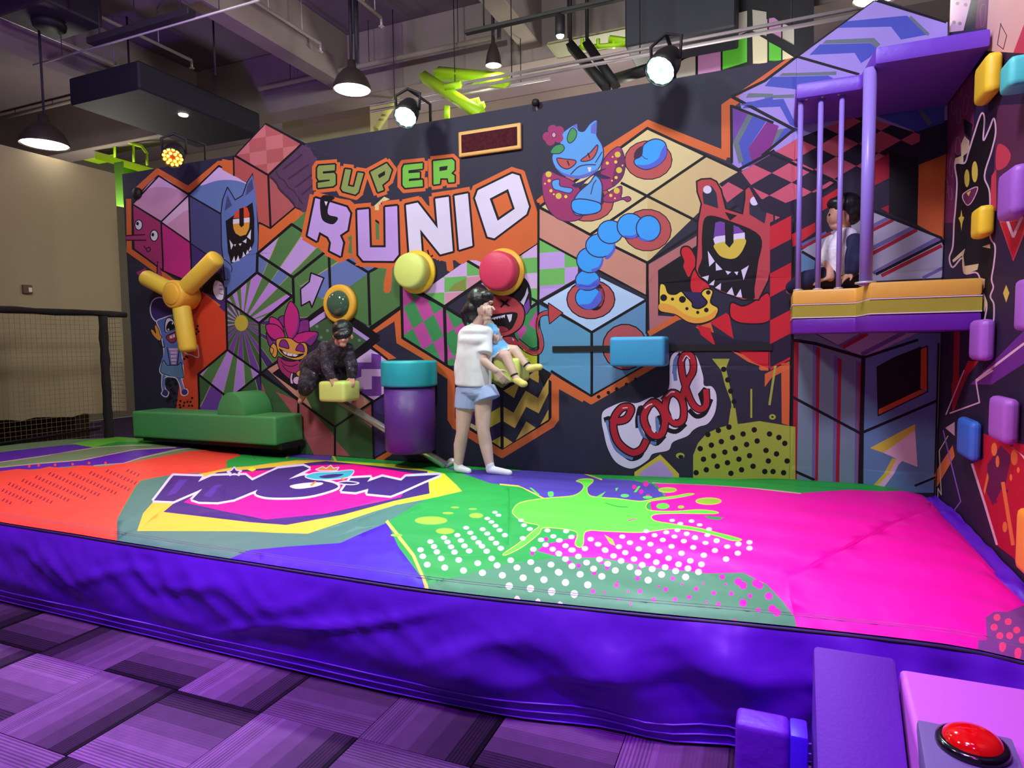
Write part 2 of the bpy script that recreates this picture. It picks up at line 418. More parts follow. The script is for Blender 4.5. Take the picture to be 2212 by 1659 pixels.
A.run('''
e sun 840 400 100 120
l bk 4.7 610 60 1105 405 1590 10
l bk 4.7 610 -130 610 70 630 800 1125 1155 1110 400
l bk 4.7 630 800 195 1165 660 1530 1125 1160
l bk 4.7 195 1165 215 1900
l bk 4.7 1125 1155 1165 1500
l bk 4.7 1130 1150 1390 960
F 480 480 5.53
l bk 5.9 420 380 845 660 1240 345
l bk 5.9 420 380 415 600 835 885 450 1200
l bk 5.9 845 660 855 960
l bk 5.9 415 380 830 25 965 115
l bk 5.9 415 600 40 915
l bk 5.9 1275 400 1290 810
l bk 5.9 1460 425 1745 600 1765 1240
l bk 5.9 1745 600 1845 545
l bk 5.9 2135 760 2145 1385
po lav bk 3.2 1060 605 1215 665 1070 1020 1045 945 945 1000 935 800 1040 710
# ---- lower left stripes
F 540 780 3.95
p gr2 95 100 410 335 420 800 100 800
p rs 100 180 165 350 205 440 165 440 105 300
p rs 220 260 405 335 412 445 362 445
p gr2 410 335 725 560 725 810 415 790
p rs 415 350 480 380 700 610 722 650 722 805 545 800 490 690 425 560
p gr2 725 560 1045 350 1055 835 725 805
p rs 735 680 855 810 735 805
p rs 910 460 1040 370 1040 570
p gr2 410 335 725 560 1040 350 800 100 500 150
p sa 915 255 1025 350 900 430 820 350
p sa 430 290 480 310 530 410 430 335
p pu2 1050 360 1200 260 1215 750 1060 825
p dp 1060 420 1130 460 1170 400 1200 560 1060 640
p og 1060 835 1215 740 1240 775 1130 850
l bk 4.7 95 100 410 335 725 560 1040 350
l bk 4.7 410 335 420 800
l bk 4.7 725 560 725 810
l bk 4.7 1042 350 1058 835
l bk 4.7 1040 355 1200 255
l bk 3.5 1060 830 1215 742
# ---- zigzag, star and dotted diamond
F 560 640 5.53
p gr 1120 350 1700 350 1340 380
p cl 1120 780 1330 630 1530 760 1560 1120 1370 1250 1170 1130
p pu 1340 680 1455 700 1455 870 1220 870 1220 960 1115 1000 1115 790 1340 790
p pu 1345 955 1540 960 1540 1040 1460 1045 1460 1190 1280 1195 1200 1150 1200 1115 1345 1110
p nv 1395 440 1690 140 1720 480 2212 810 2212 1659 2050 1659 1700 740 1400 570
p og 1335 400 1685 145 1700 490 2260 850 2260 930 1640 560 1615 300 1395 440
p og 1330 600 1390 570 1640 740 1530 760
p gr2 590 380 880 230 1120 350 1300 530 1110 700 700 520
d sk 18 690 360 815 410 740 490 1195 525 640 440 1000 470
p lav 590 300 780 180 790 250 600 380
p lav 1090 305 1385 500 1300 545 1080 390
l bk 17.7 1070 270 1400 500 1100 740
l bk 5.9 1335 400 1690 140
l bk 10.6 570 290 790 130
l bk 4.7 1330 600 1530 755
l bk 4.7 1170 1130 1370 1255 1560 1130
# ---- pink haired character in its frame
F 400 640 6.9125
p sa 1230 1090 1400 990 1400 1080 1310 1150 1680 1400 1740 1330 1740 1510 1690 1530
po bk bk 2 1310 1150 1395 1090 1730 1350 1660 1400
l bk 5.9 1130 1160 1690 1540
l bk 4.7 1690 1540 1800 1450
so mgs bk 2 1720 370 1830 350 1850 430 1840 530 1690 570 1700 460
so mgs bk 2 1390 330 1460 290 1490 330 1480 460 1420 390
so mg2 bk 2 1270 310 1370 340 1440 420 1475 545 1350 470 1260 420
so mgs bk 2 1210 540 1300 660 1370 640 1370 760 1260 745
so mg2 bk 2 1205 430 1340 420 1440 490 1490 590 1450 640 1340 650 1240 570
so mgs bk 2 1570 640 1690 560 1830 525 1980 540 1960 640 1880 740 1830 720 1780 690 1680 695
s mg2 1590 640 1690 565 1830 535 1960 550 1860 620 1790 670 1680 685
so mg2 bk 2 1580 75 1680 200 1710 380 1690 500 1640 600 1560 645 1490 480 1480 300 1520 160
s mgs 1690 300 1705 380 1690 490 1640 590 1580 630 1660 500
so tan bk 2 1315 700 1370 760 1375 860 1340 920 1290 870 1262 790
so tan bk 2 1370 640 1480 620 1580 630 1680 695 1790 695 1830 790 1800 900 1700 950 1600 945 1480 900 1390 820 1360 720
c bk 1.5 1275 760 1320 790 1310 850 1295 860
so mgs bk 1.6 1405 740 1430 660 1490 650 1530 700 1550 780 1470 765
so mgs bk 1.6 1650 800 1690 720 1740 715 1775 760 1775 830 1700 820
so bk bk 1.4 1405 785 1500 835 1620 872 1770 860 1690 905 1600 915 1480 872
p wh 1450 815 1560 855 1690 875 1650 902 1540 888 1480 860
l bk 1.4 1520 838 1515 878
l bk 1.4 1605 868 1600 905
so mg bk 2 1390 905 1500 960 1620 970 1700 960 1800 1100 1790 1220 1640 1150 1590 1160 1570 1240 1500 1190 1430 1120 1385 1010
c bk 1.6 1430 960 1480 1020 1590 1045 1680 1010
c bk 1.6 1450 1030 1520 1110 1590 1140
eo pk2 bk 1.6 1670 1255 62 60
so pk2 bk 1.6 1590 1140 1610 1160 1600 1230 1615 1300 1575 1300 1565 1210
so tan bk 1.6 1660 1140 1720 1100 1790 1110 1830 1190 1760 1230 1680 1190
# ---- small blue fellow with a cap
F 280 620 5.925
d bk 16 740 900 700 920 720 890 860 540 880 570 850 600 870 500
d bk 26 500 1200 560 1180 600 1190 520 1260 540 1320 570 1360 500 1380 520 1420 490 1460 480 1240 590 1240
d bk 15 560 1470 600 1450 650 1460 700 1480 740 1470 780 1470 690 1520 640 1510 590 1520 760 1520 800 1520 800 1420 650 1540
c wh 2 680 790 720 850 790 870 860 900 885 880 870 740
so pu2 wh 2.2 340 440 280 370 265 260 300 170 370 135 440 145 520 190 545 240 600 270 650 290 580 330 570 370 450 400 400 420
so cat wh 2.2 345 440 420 400 560 360 610 430 650 560 670 700 665 830 680 960 690 1140 680 1170 620 1170 560 1155 420 1120 385 1060 420 940 440 830 410 660 380 540
c pu2 1.5 400 390 470 320 580 270
so oy bk 1.5 330 480 370 530 390 600 410 640 380 690 300 620 270 550 300 545 335 590 320 520
so wh bk 2 450 500 470 410 520 395 570 440 590 530 470 580
so bk bk 1 470 520 500 450 540 440 570 490 575 530 490 565
e wh 497 545 12 14
e wh 548 465 9 14
s bl 440 610 500 570 610 545 615 555 520 600
so dm bk 1.6 470 630 610 570 610 640 580 700 540 715 500 690
p wh 512 625 545 615 548 655 515 660
p wh 552 612 575 600 582 640 555 650
s bl 450 750 560 775 665 740 665 900 690 990 420 980 440 850
p pk2 500 785 620 785 605 815 510 812
p pk2 520 825 610 822 605 858 525 855
p pk2 525 870 605 868 600 905 527 905
p pk2 530 918 600 916 598 950 530 948
p pk2 535 965 598 965 590 985 540 985
l dp 2.4 480 770 520 1000
l dp 2.4 640 760 610 1000
so tq bk 1.6 430 940 480 1000 520 1000 610 1000 660 970 690 1140 680 1165 610 1165 430 1110 395 1060
c wh 2 415 1115 410 1250 420 1330 405 1365 440 1400 480 1400 500 1350 455 1290 455 1160 560 1155 610 1185 650 1290 660 1370 700 1390 745 1360 735 1310 700 1300 665 1170
l bl 5 437 1130 440 1320
l bl 5 640 1180 690 1320
e pu2 455 1355 38 42
e pu2 705 1345 38 38
c bk 2 430 690 440 770 380 740 370 690
''')
A.run('''
# ---- checkers in the middle
F 800 520 5.53
p pg 375 560 880 795 905 1490 385 1160
p pg 880 795 1330 1050 1400 1200 1400 1500 905 1490
''')
A.checker('pm', [375, 560, 880, 795, 905, 1490, 385, 1160], (520, 710), (115, 255), (125, -85), 6)
A.checker('pm', [880, 795, 1330, 1050, 1400, 1500, 905, 1490], (760, 880), (115, 255), (125, -85), 6)
A.run('''
p og 905 1500 1000 1560 1000 1659 930 1659 760 1540 760 1440
p cl 600 625 1150 235 1320 340 1340 480 895 785
p cl 1130 230 1770 180 1995 20 2000 720 1830 830 1300 500
''')
A.checker('cg', [600, 625, 1150, 235, 1320, 340, 1340, 480, 895, 785], (885, 440), (268, -18), (0, 176), 4)
A.checker('cg', [1745, 195, 1995, 20, 2000, 720, 1830, 830], (1815, 210), (268, -18), (0, 184), 4)
A.run('''
p cgd 930 600 1000 520 1140 450 1140 605
p cp 1150 440 1310 420 1330 480 1160 580
p cp 890 625 1150 610 890 785
p pg 1840 800 1990 770 2010 1290 1770 1290 1720 1090
p pm 1890 1000 1990 830 2000 1080
p pm 1740 1060 1850 1010 1870 1060 1790 1190
F 1100 380 3.95
p lav 245 540 590 705 590 870 245 1065
''')
A.checker('cg', [245, 540, 590, 705, 590, 870, 245, 1065], (255, 660), (222, -16), (0, 140), 3, 1)
A.run('''
F 800 520 5.53
l bk 7.1 600 620 885 790 1330 1055
l bk 7.1 885 790 1340 475
l bk 7.1 885 800 905 1490
l bk 5.9 1150 235 1320 335
l bk 5.9 1750 190 2000 20
l bk 5.9 1900 680 2010 735 1840 850
l bk 5.9 370 550 385 1160 1000 1545
l bk 5.9 0 1040 355 795
# ---- devil
F 940 600 7.9
so bk bk 2 1260 280 1400 180 1490 0 1600 120 1640 330 1620 520 1520 640 1480 420
p pu 1515 480 1600 350 1620 520 1530 660
p wh 1575 160 1590 260 1510 470 1460 410 1530 300
so dev bk 3 700 450 800 360 1000 300 1200 295 1380 360 1500 500 1530 640 1480 820 1330 950 1150 1010 900 1000 700 850 640 640
l bk 4.1 1120 380 1260 480
l bk 4.1 1245 375 1120 500
so bk bk 2 900 670 1100 620 1385 600 1360 760 1270 890 1100 930 900 900
p wh 900 700 1195 630 1185 690 1160 665 1145 695 1120 672 1105 702 1080 680 1060 712 1035 690 1015 720 985 698 960 725 900 730
p wh 1220 630 1315 620 1300 720 1270 765
s dm 970 850 1150 830 1250 890 1130 930 980 920
so dev bk 2 1100 1040 1300 1000 1400 1060 1420 1150 1380 1200 1200 1190
p wh 1310 1020 1350 1060 1330 1085
# ---- lime cube with zigzag
F 940 760 6.9125
p nv 1580 0 1740 70 1745 300 1720 1020 1010 1480 300 1000 290 300 400 60
p li 840 460 1000 550 1690 90 1540 0 1200 -60 860 200
p lgd 840 400 990 470 1130 460 1000 560 820 470
p dp 310 560 990 590 990 1450 310 1020
p bz 1020 580 1280 430 1180 690
p bz 1380 370 1690 130 1560 360 1550 470
p bz 1020 820 1170 910 1350 580 1540 690 1700 380 1700 610 1550 920 1360 820 1190 1140 1020 1040
p bz 1200 1330 1360 1040 1540 1160
p bz 1570 1100 1710 840 1710 1010
p bz 1020 1260 1170 1360 1020 1440
p yl 980 820 820 910 600 900 600 1130 820 1130 980 1040
p yl 980 1260 840 1340 980 1430
p tan 960 600 870 560 870 640
p yl 320 800 470 930 470 1030 320 980
p be 520 1060 620 1110 620 1200 520 1150
l bk 7.1 995 590 1000 1460
l bk 5.9 300 250 300 1000 1010 1470 1720 1020 1720 380
l bk 5.9 840 470 1000 565 1690 110
l og 16 20 200 240 340 240 1000 300 1100 1000 1530 1740 1080 1800 1000 1800 460 2212 690
l og 12 240 340 0 190
F 1100 380 3.95
p bk 255 1500 355 1560 355 1700 300 1800 255 1700
# ---- beige four tile slab
F 0 0 1
l og 19 1168 438 1302 333 1401 270 1568 337 1568 232 1660 168 1716 128
p be 1166 448 1399 278 1600 372 1399 567
p be2 1399 428 1525 338 1600 372 1399 567
p sa 1166 452 1399 570 1397 643 1166 516
p lb 1170 650 1277 590 1395 648 1280 716
p tb 1166 658 1279 720 1279 858 1190 805 1166 790
p tb2 1281 720 1397 650 1397 790 1281 858
p sa2 1401 572 1506 510 1506 530 1422 584 1422 682 1460 684 1404 716
p bk 1422 585 1510 530 1530 610 1480 660 1422 680
l bk 5.9 1166 448 1399 278 1600 372
l bk 5.9 1166 448 1275 507 1399 568 1600 440
l bk 5.9 1343 396 1505 478
l bk 5.9 1525 338 1276 507
l bk 5.9 1399 568 1398 720
l bk 5.9 1164 440 1163 800
l bk 4.7 1166 516 1397 640
l bk 5.9 1168 652 1279 718 1397 648
l bk 5.9 1279 718 1279 856
l bk 5.9 1168 652 1277 590
l bk 5.9 1192 802 1278 856 1398 788
l og 14 1192 815 1278 866 1415 786
l og 12 1404 720 1460 688 1480 680
d bk 4 1294 857 1315 848 1333 840 1354 830 1374 819
F 940 600 7.9
c dev 8 1420 1100 1520 1180 1600 1260 1700 1280 1800 1250 1820 1150 1800 1000 1740 850 1740 740 1800 640 1940 600
c bk 2 1430 1040 1530 1120 1620 1190 1700 1200 1760 1150 1740 1000 1725 850 1740 700 1800 600 1940 550
c bk 2 1430 1170 1540 1270 1680 1325 1800 1300 1860 1180 1850 1020 1800 850 1800 700 1850 650 1940 640
po dev bk 2 1940 430 2190 600 1960 790 1940 650
F 1100 380 3.95
eo rb bk 2.5 700 1055 205 165
e bk 735 1030 85 120
p dm 740 960 800 960 815 1040 790 1110 740 1120
eo rb bk 2 670 230 222 160
e pl2 670 190 150 115
eo rb bk 2 1180 465 205 178
e be2 1210 440 80 90
eo rb bk 2.5 990 1460 190 195
F 1100 0 3.95
eo rb bk 2 1190 1370 202 165
e pl2 1180 1340 115 100
so wb dp 2.5 1240 1190 1330 1220 1345 1320 1290 1400 1180 1450 1090 1420 1070 1370 1130 1330 1150 1240
s wbs 1335 1240 1345 1320 1290 1400 1180 1445 1090 1410 1180 1410 1270 1360 1300 1290
c dp 1.5 1135 1330 1160 1355 1185 1360
F 1100 380 3.95
eo wb dp 2.5 680 1040 112 100
s wbs 780 980 790 1060 740 1120 670 1140 600 1100 690 1090 740 1030
eo wb dp 2.5 672 890 104 88
s wbs 575 920 680 930 760 880 770 930 690 970 600 960
eo wb dp 2.5 690 720 112 108
s wbs 700 800 770 770 800 690 795 770 730 820
eo wb dp 2.5 780 595 125 102
s wbs 820 700 880 640 900 570 905 640 850 710
eo wb dp 2.5 865 480 108 100
eo wb dp 2.5 1035 430 112 108
s wbs 980 510 1060 510 1120 470 1080 530 1020 535
eo wb dp 2.5 1190 450 104 110
s wbs 1100 520 1190 550 1260 530 1190 560 1120 550
# ---- blue cat with butterfly wings
F 1100 0 3.95
so wg dp 2 930 1255 980 1320 992 1430 960 1530 880 1600 790 1625 780 1480 820 1350
s wgd 960 1290 990 1430 950 1540 880 1600 900 1450
so wg dp 2 285 1510 340 1460 410 1490 560 1560 640 1700 620 1860 480 1890 370 1830 300 1700
so wg dp 2 820 1670 950 1590 965 1640 960 1690 1020 1680 1042 1705 1010 1725 970 1705 880 1730 810 1720
d yl 26 928 1322 940 1455 920 1630 340 1490 425 1675
d ch 14 912 1385 840 1395 915 1518 345 1545 360 1630 487 1680 870 1670
d ch 8 885 1342 970 1415 880 1545 310 1570 385 1660 905 1695
so bc dp 2.5 580 1840 540 1780 560 1700 600 1640 690 1560 740 1500 790 1560 795 1660 770 1800 700 1830
so wb dp 2.5 540 1720 600 1700 690 1710 780 1740 780 1800 700 1830 600 1830 540 1790
so bc dp 2.5 370 1330 430 1250 445 1160 490 1110 580 1058 592 1112 640 1122 690 1060 752 1030 748 1150 800 1250 802 1360 740 1470 600 1525 470 1490 390 1420
s bcs 390 1420 470 1480 600 1500 720 1460 760 1440 740 1480 600 1530 470 1500
p bcs 700 1080 752 1032 748 1150 700 1140
p bcs 540 1080 580 1060 590 1110
so pg dp 2 545 1095 580 1130 565 1190 520 1225 498 1190 515 1130
so pg dp 2 355 1300 390 1250 450 1235 475 1270 440 1310 380 1315
d wg 42 375 1110 430 1120 425 1180 355 1205 330 1170
eo cp dp 1.5 385 1155 18 22
so rb dp 2.4 615 1370 690 1310 755 1240 750 1300 710 1360 650 1380
so rb dp 2.4 410 1355 480 1360 568 1372 560 1410 500 1445 440 1420
l bk 2.6 675 1310 690 1350
l bk 2.6 500 1375 515 1415
c dp 2.4 530 1490 590 1430 660 1410 740 1410
p wh 672 1430 705 1430 695 1470 680 1465
l bk 1.9 740 1390 795 1300
s dp 540 1580 640 1540 760 1460 830 1440 780 1480 870 1520 800 1530 720 1500 600 1600
so bc dp 2 370 1550 430 1535 440 1590 540 1610 520 1650 430 1630 380 1610
c dp 2 700 1660 720 1580 745 1540
# ---- red one-eyed monster
F 1652 380 3.95
p ck 0 0 240 -120 600 60 620 300 230 520 70 560 30 60
F 1652 0 3.95
p ck 0 1340 300 1160 600 1310 800 1100 1260 1000 1300 1400 800 1700 600 1850 250 1850 0 1640
''')
A.run('''
F 1100 380 3.95
p ckd 1790 70 2212 -190 2212 420 2000 330
p ck 1800 110 1870 55 2000 125 1860 230
p ck 2110 80 2212 20 2212 130
p og 1590 1290 1720 1250 1760 1380 2212 1540 2212 1660 2150 1660
p rd 1600 1270 1720 1300 1760 1450 1640 1360
p rd 1710 1250 1850 1170 1880 1190 1915 1390
p ckd 1720 1330 1900 1390 2212 1420 2212 1600 1760 1440
p rd 1950 1490 2212 1500 2212 1640 2100 1600
so rd bk 3.2 1480 610 1540 610 1590 690 1600 760 1640 780 1580 830 1530 870 1500 820 1480 770 1490 730 1465 660
so rd bk 3.2 1640 760 1560 830 1545 960 1600 1040 1660 1070 1720 990
so rd bk 3.2 1900 1080 2000 1110 2120 1050 2212 1000 2240 1150 2200 1250 2000 1260 1900 1220 1880 1150
po dev bk 3.4 1600 50 1640 30 1720 25 1770 50 1810 120 1850 280 1990 325 2010 200 2010 120 2040 95 2120 95 2212 150 2260 240 2260 700 2210 900 2130 1060 1990 1060 1780 980 1620 860 1590 800 1605 600 1610 400 1640 240 1605 140
so bk bk 2 1690 350 1880 390 2140 520 2120 750 2090 960 2080 1050 1930 1020 1760 950 1620 830 1650 700 1650 500
p nv 1650 150 1680 90 1730 90 1770 150 1785 280 1660 240
e wh 1692 120 36 34
p nv 2050 230 2090 180 2160 190 2205 260 2180 410 2050 330
e wh 2092 218 36 38
p bk 1840 310 1945 340 1885 385
p pu 1745 530 1760 400 1800 390 1880 410 1960 440 2010 490
p wh 1742 540 1760 520 2010 485 2012 545 1760 600
s yl 1750 590 1850 560 2012 540 2000 620 1950 690 1890 710 1810 690 1765 640
p bk 1840 400 1915 420 1915 570 1880 615 1845 580
p wh 1695 640 1755 730 1708 775
p wh 1762 740 1820 800 1765 810
p wh 1845 810 1895 820 1865 845
p wh 1920 820 1955 818 1945 850
p wh 1980 805 2045 765 2000 890
p wh 1645 865 1705 850 1695 900
p wh 1705 930 1755 885 1745 935
p wh 1757 955 1808 915 1805 975
p wh 1855 1005 1900 950 1920 1020
p wh 1935 1030 1975 965 1988 1038
p dp 1460 985 1740 1000 1640 1110 1560 1100
so ch bk 3 1285 940 1330 930 1360 1000 1420 1010 1470 985 1510 1030 1560 1080 1570 1120 1630 1130 1690 1080 1640 1010 1680 965 1740 985 1720 1080 1785 1130 1760 1200 1680 1250 1560 1260 1450 1200 1360 1150 1290 1150
s chd 1290 1090 1400 1110 1500 1180 1600 1210 1700 1190 1770 1140 1750 1210 1640 1255 1530 1245 1420 1180 1290 1150
d bk 30 1480 1055 1320 1040
d bk 14 1395 1052 1518 1133 1610 1165
d bk 20 1683 1145 1700 995
# ---- big checker cube, grey stripes, blue arrows on the right panel
F 0 0 1
p bk 1712 126 1720 124 1720 340 1712 1100 1700 1100
p bvl 1596 208 1720 127 1890 2 2046 50 2046 260 1720 350 1620 330
p bvl 1582 233 1716 320 1700 350 1605 370 1582 355
F 1652 0 3.95
''')
A.run('''
p bv 680 190 1210 140 1400 300 1160 345 1075 235 600 245
l bvg 7 1240 155 1390 300
p bvg 520 348 930 330 985 385 940 425 905 372 490 380
p bv 470 385 900 374 965 425 890 500 820 545 765 458 380 475
p bv 60 662 540 650 610 690 600 800 0 740
p bvg 150 630 610 615 610 645 120 655
p bv -150 875 160 848 280 1095 215 1070 130 915 -190 930
p bvg 0 820 250 810 250 840 0 845
p bv 1000 960 1300 930 1530 900 1530 1050 1290 1130 960 1000
p bvg 1300 940 1340 940 1430 1050 1390 1080
p bv 0 1230 120 1110 230 1090 290 1110 200 1160 60 1270
p bvg 110 1110 170 1100 40 1290 0 1310
l bk 5.9 -280 830 0 695 270 490 930 5 1540 195
l bk 7.1 -280 830 250 1110
l bk 5.9 280 490 800 640
F 1100 0 3.95
p bv 1920 910 2250 830 2250 900 1950 905
p bvg 2040 800 2250 805 2250 830 2020 840
p pu 1905 920 2060 970 1910 1230
p bv 2080 980 2200 1030 2040 1270 2100 1420 1990 1430 1940 1240
p bvg 2040 965 2085 985 1960 1220 2000 1380 1960 1400 1910 1220
p mgs 2200 1040 2300 1080 2212 1330 2080 1410 2040 1270
l bk 5.9 1895 905 1900 1390
l bk 5.9 1900 910 2250 1050
l bk 5.9 1960 1450 2260 1290
F 0 0 1
p ckd 1600 372 1720 304 1850 250 1985 292 1985 520 1890 470 1716 565 1716 420
''')
A.f = (1652, 0, 3.95)
A.poly('ckd', A.pts([-200, 1470, 270, 1190, 800, 980, 1320, 1150, 1320, 1310, 620, 1570, 250, 1900, -30, 1800]))
A.checker('ck', [-200, 1470, 270, 1190, 800, 980, 1320, 1150, 1320, 1310, 620, 1570, 250, 1900, -30, 1800][:12]+[250, 1760, -30, 1700], (80, 1290), (190, -110), (170, 80), 8)
A.f = (1652, 380, 3.95)
A.poly('ckd', A.pts([45, 400, 225, 310, 225, 1650, 40, 1740]))
A.checker('rd', [45, 400, 225, 310, 225, 1560, 40, 1660], (45, 435), (185, -97), (0, 200), 8)
A.run('''
F 1652 0 3.95
l bk 5.9 40 1310 610 1560 480 1650
l bk 5.9 250 1110 -20 1330
p rdd 920 1390 1060 1310 1065 1520 925 1590
p rdd 1070 1510 1270 1400 1270 1600 1070 1720
F 1652 380 3.95
p rd 230 500 430 400 430 480 240 610
p rd 490 190 620 110 620 220 490 300
p rdd 920 20 1060 -50 1060 20 920 90
p rdd 1060 100 1270 -20 1270 130 1060 215
p rdd 990 280 1055 250 1055 320
p og 0 1690 210 1580 212 1640 60 1720 0 1800
p og 140 1600 212 1590 212 2130 145 2110
p tq 310 640 440 720 430 850 310 860
p gs 310 640 560 480 920 300 1500 530 1600 800 1500 870 900 900 430 860 440 720
p gs 430 1340 1300 1340 840 1560
''')
A.run('''
l gsp 7 320 590 520 490
l rdd 6 320 615 560 490
l gsp 8 920 430 1060 360
l rdd 7 920 465 1090 380
l gsp 9 915 620 1270 440
l rdd 8 915 665 1290 465
l gsp 9 930 830 1490 530
l bk 5.9 950 840 1500 560
l rdd 8 1000 850 1500 600
l gsp 7 1350 870 1510 790
l gsp 8 640 1450 830 1350
l rdd 8 670 1460 870 1350
l gsp 9 830 1520 1180 1340
p bk 1060 -200 1060 130 1060 320 1320 440 1300 -150
p ow 1310 -90 1560 -190 1590 300 1560 660 1500 530 1300 420
l bk 5.9 920 300 1500 530 1560 650
l bk 5.9 320 650 440 720 430 860
p sk 250 1350 430 1350 840 1560 830 2700 240 2700
p tq 850 1560 1300 1340 1640 1340 1560 2050 1480 2700 840 2700
F 1652 780 3.95
p rdd 245 -190 290 -170 270 1250 235 1250
p gsp 410 -140 440 -125 430 1250 400 1250
p rdd 440 -125 470 -110 450 1250 430 1250
p gsp 590 -50 625 -30 600 1250 575 1250
p rdd 625 -30 655 -15 630 1250 600 1250
p gsp 775 0 820 10 800 1250 760 1250
p dm 800 20 830 25 815 1250 790 1250
l bk 8.3 235 -170 215 1250
l bk 7.1 240 -180 430 -150 840 -30
l bk 9.4 840 -40 808 1250
l bk 5.9 840 -30 1300 -180
l bk 5.9 245 310 815 615 1460 340
l bk 4.7 1460 340 1620 40
l bk 5.9 240 930 420 1010
l bk 4.7 1480 -150 1445 1250
po bk bk 2 955 50 1100 -30 1330 -120 1330 240 965 465
p ow 1330 -110 1385 -130 1385 250 1325 235
p ow 970 410 1320 245 1370 265 970 455
lo bk 2.5 960 50 1385 -130 1385 260 965 465
p yl 895 740 1280 535 1280 590 1010 780
p lw 1010 780 1280 590 1300 900 1170 850 1140 880 1100 960 1010 1080 940 1080 1060 960 1120 830
p yl 1120 830 1060 960 940 1080 905 1080 1020 950 1085 825
l ow 6 1440 1000 1540 830
p bk 1490 360 1640 0 1640 1100 1440 1100 1455 980
l ow 9 1640 -50 1600 250
l bk 4.7 1280 1060 1450 990
# ---- cool lettering and lime drips
F 1080 780 3.95
p nv 2040 -20 2212 40 2212 90 2000 0
p lm 1650 1100 1650 800 1690 700 1760 620 1860 570 1980 540 2080 530 2212 510 2520 560 2520 1100
p lm 1810 -20 1960 -20 1930 60 1980 300 2005 480 1975 500 1975 350 1920 200 1890 80
p lm 1970 400 2010 400 2030 540 1950 540
l lm 4 2145 240 2145 480
l lm 5 2350 40 2330 170 2300 370
d bk 24 1910 70 1945 160 1970 255 2000 345
d bk 24 1955 562 1865 590 1775 625 2075 620 2170 585 1985 650 1890 685 1805 715 1710 745 2195 680 2105 710 2010 745 1920 775 1825 808 1738 835 2130 805 2040 835 1942 865 1855 895 1762 925 2160 895 2062 925 1972 955 1675 950 2300 620 2380 650 2270 760 2360 790 2290 850 2430 700 2450 850 2330 940 2420 950 2260 940
eo lm bk 0.5 2325 475 30 25
e bk 2325 475 10 8
eo lm bk 0.5 1540 805 38 26
e bk 1545 815 22 16
d nv 22 780 430 740 520 710 600 860 470 820 590 780 700 1440 760 1600 700 1560 860 1500 900 1430 860
p yl 1150 945 1370 795 1530 960 1530 1100 1150 1100
p lav 1200 945 1370 840 1480 960 1480 1100 1150 1100
so wh bk 1 880 430 960 380 1060 345 1170 355 1290 305 1350 310 1440 230 1450 0 1500 -80 1600 -90 1680 -40 1735 120 1745 205 1810 215 1850 290 1840 430 1780 530 1700 560 1650 590 1600 640 1480 690 1440 760 1310 790 1270 840 1180 900 1100 915 990 860 920 740 885 600 870 520
c bk 11 900 500 950 500 960 640 1000 740 1070 800 1130 830 1200 800 1230 720
c bl 7 915 510 940 600 970 700 1040 790 1130 830
c bk 11 1180 560 1180 480 1210 400 1260 620 1330 700 1400 640
c bl 7 1190 470 1200 580 1260 680 1330 700
c bk 10 1360 470 1400 560 1500 600 1580 540
c bk 9 1490 100 1500 0 1540 -60
c bl 8 1500 160 1490 40 1520 -40
c bk 10 1620 420 1680 470 1750 440 1800 330
p bk 1690 280 1740 220 1780 240 1770 380 1720 380
c bk 19 960 490 1010 510 1080 490 1120 420 1100 390 1040 400 985 470 970 560 1000 670 1060 740 1140 780 1210 750 1250 680
c bk 19 1250 400 1320 350 1390 420 1410 520 1380 620 1310 630 1250 560 1230 470 1270 380
c bk 18 1410 330 1470 270 1540 310 1570 400 1560 500 1500 530 1440 480 1410 400 1430 300
c bk 17 1560 300 1600 180 1650 80 1640 -30 1590 -60 1550 0 1560 120 1600 260 1650 370 1710 410 1760 370 1760 250
c cr 13 960 490 1010 510 1080 490 1120 420 1100 390 1040 400 985 470 970 560 1000 670 1060 740 1140 780 1210 750 1250 680
c cr 13 1250 400 1320 350 1390 420 1410 520 1380 620 1310 630 1250 560 1230 470 1270 380
c cr 12 1410 330 1470 270 1540 310 1570 400 1560 500 1500 530 1440 480 1410 400 1430 300
c cr 12 1560 300 1600 180 1650 80 1640 -30 1590 -60 1550 0 1560 120 1600 260 1650 370 1710 410 1760 370 1760 250
s wh 1290 540 1310 500 1335 560 1325 610 1300 590
s bl 1330 470 1360 510 1360 590 1340 610 1330 550
s wh 1460 420 1480 400 1500 460 1490 500 1470 480
s wh 1060 610 1150 560 1170 640 1150 730 1090 690
c wh 2.5 1240 400 1270 375 1300 365
c wh 2.5 1420 300 1460 265 1490 262
c wh 2 1050 400 1090 395
c wh 2 1560 0 1590 -45 1620 -20
# ---- panel trough line, letters
F 640 320 5.53
''')
LET = {
 'R1': [228, 597, 420, 650, 600, 705, 645, 780, 610, 980, 520, 1040, 560, 1130, 530, 1290, 400, 1225, 415, 1130, 380, 1060, 275, 1000, 245, 1110, 135, 1045],
 'U1': [728, 740, 865, 727, 880, 1185, 1068, 1185, 1062, 705, 1205, 690, 1222, 1270, 1160, 1348, 800, 1345, 742, 1275],
 'N1': [1310, 680, 1450, 650, 1690, 960, 1660, 605, 1820, 580, 1870, 1230, 1720, 1270, 1480, 970, 1500, 1240, 1350, 1245],
 'I1': [1890, 570, 2050, 540, 2105, 1165, 1945, 1215],
 'O1': [2170, 503, 2580, 303, 2665, 328, 2780, 698, 2750, 788, 2365, 1078, 2285, 1058, 2135, 598]}
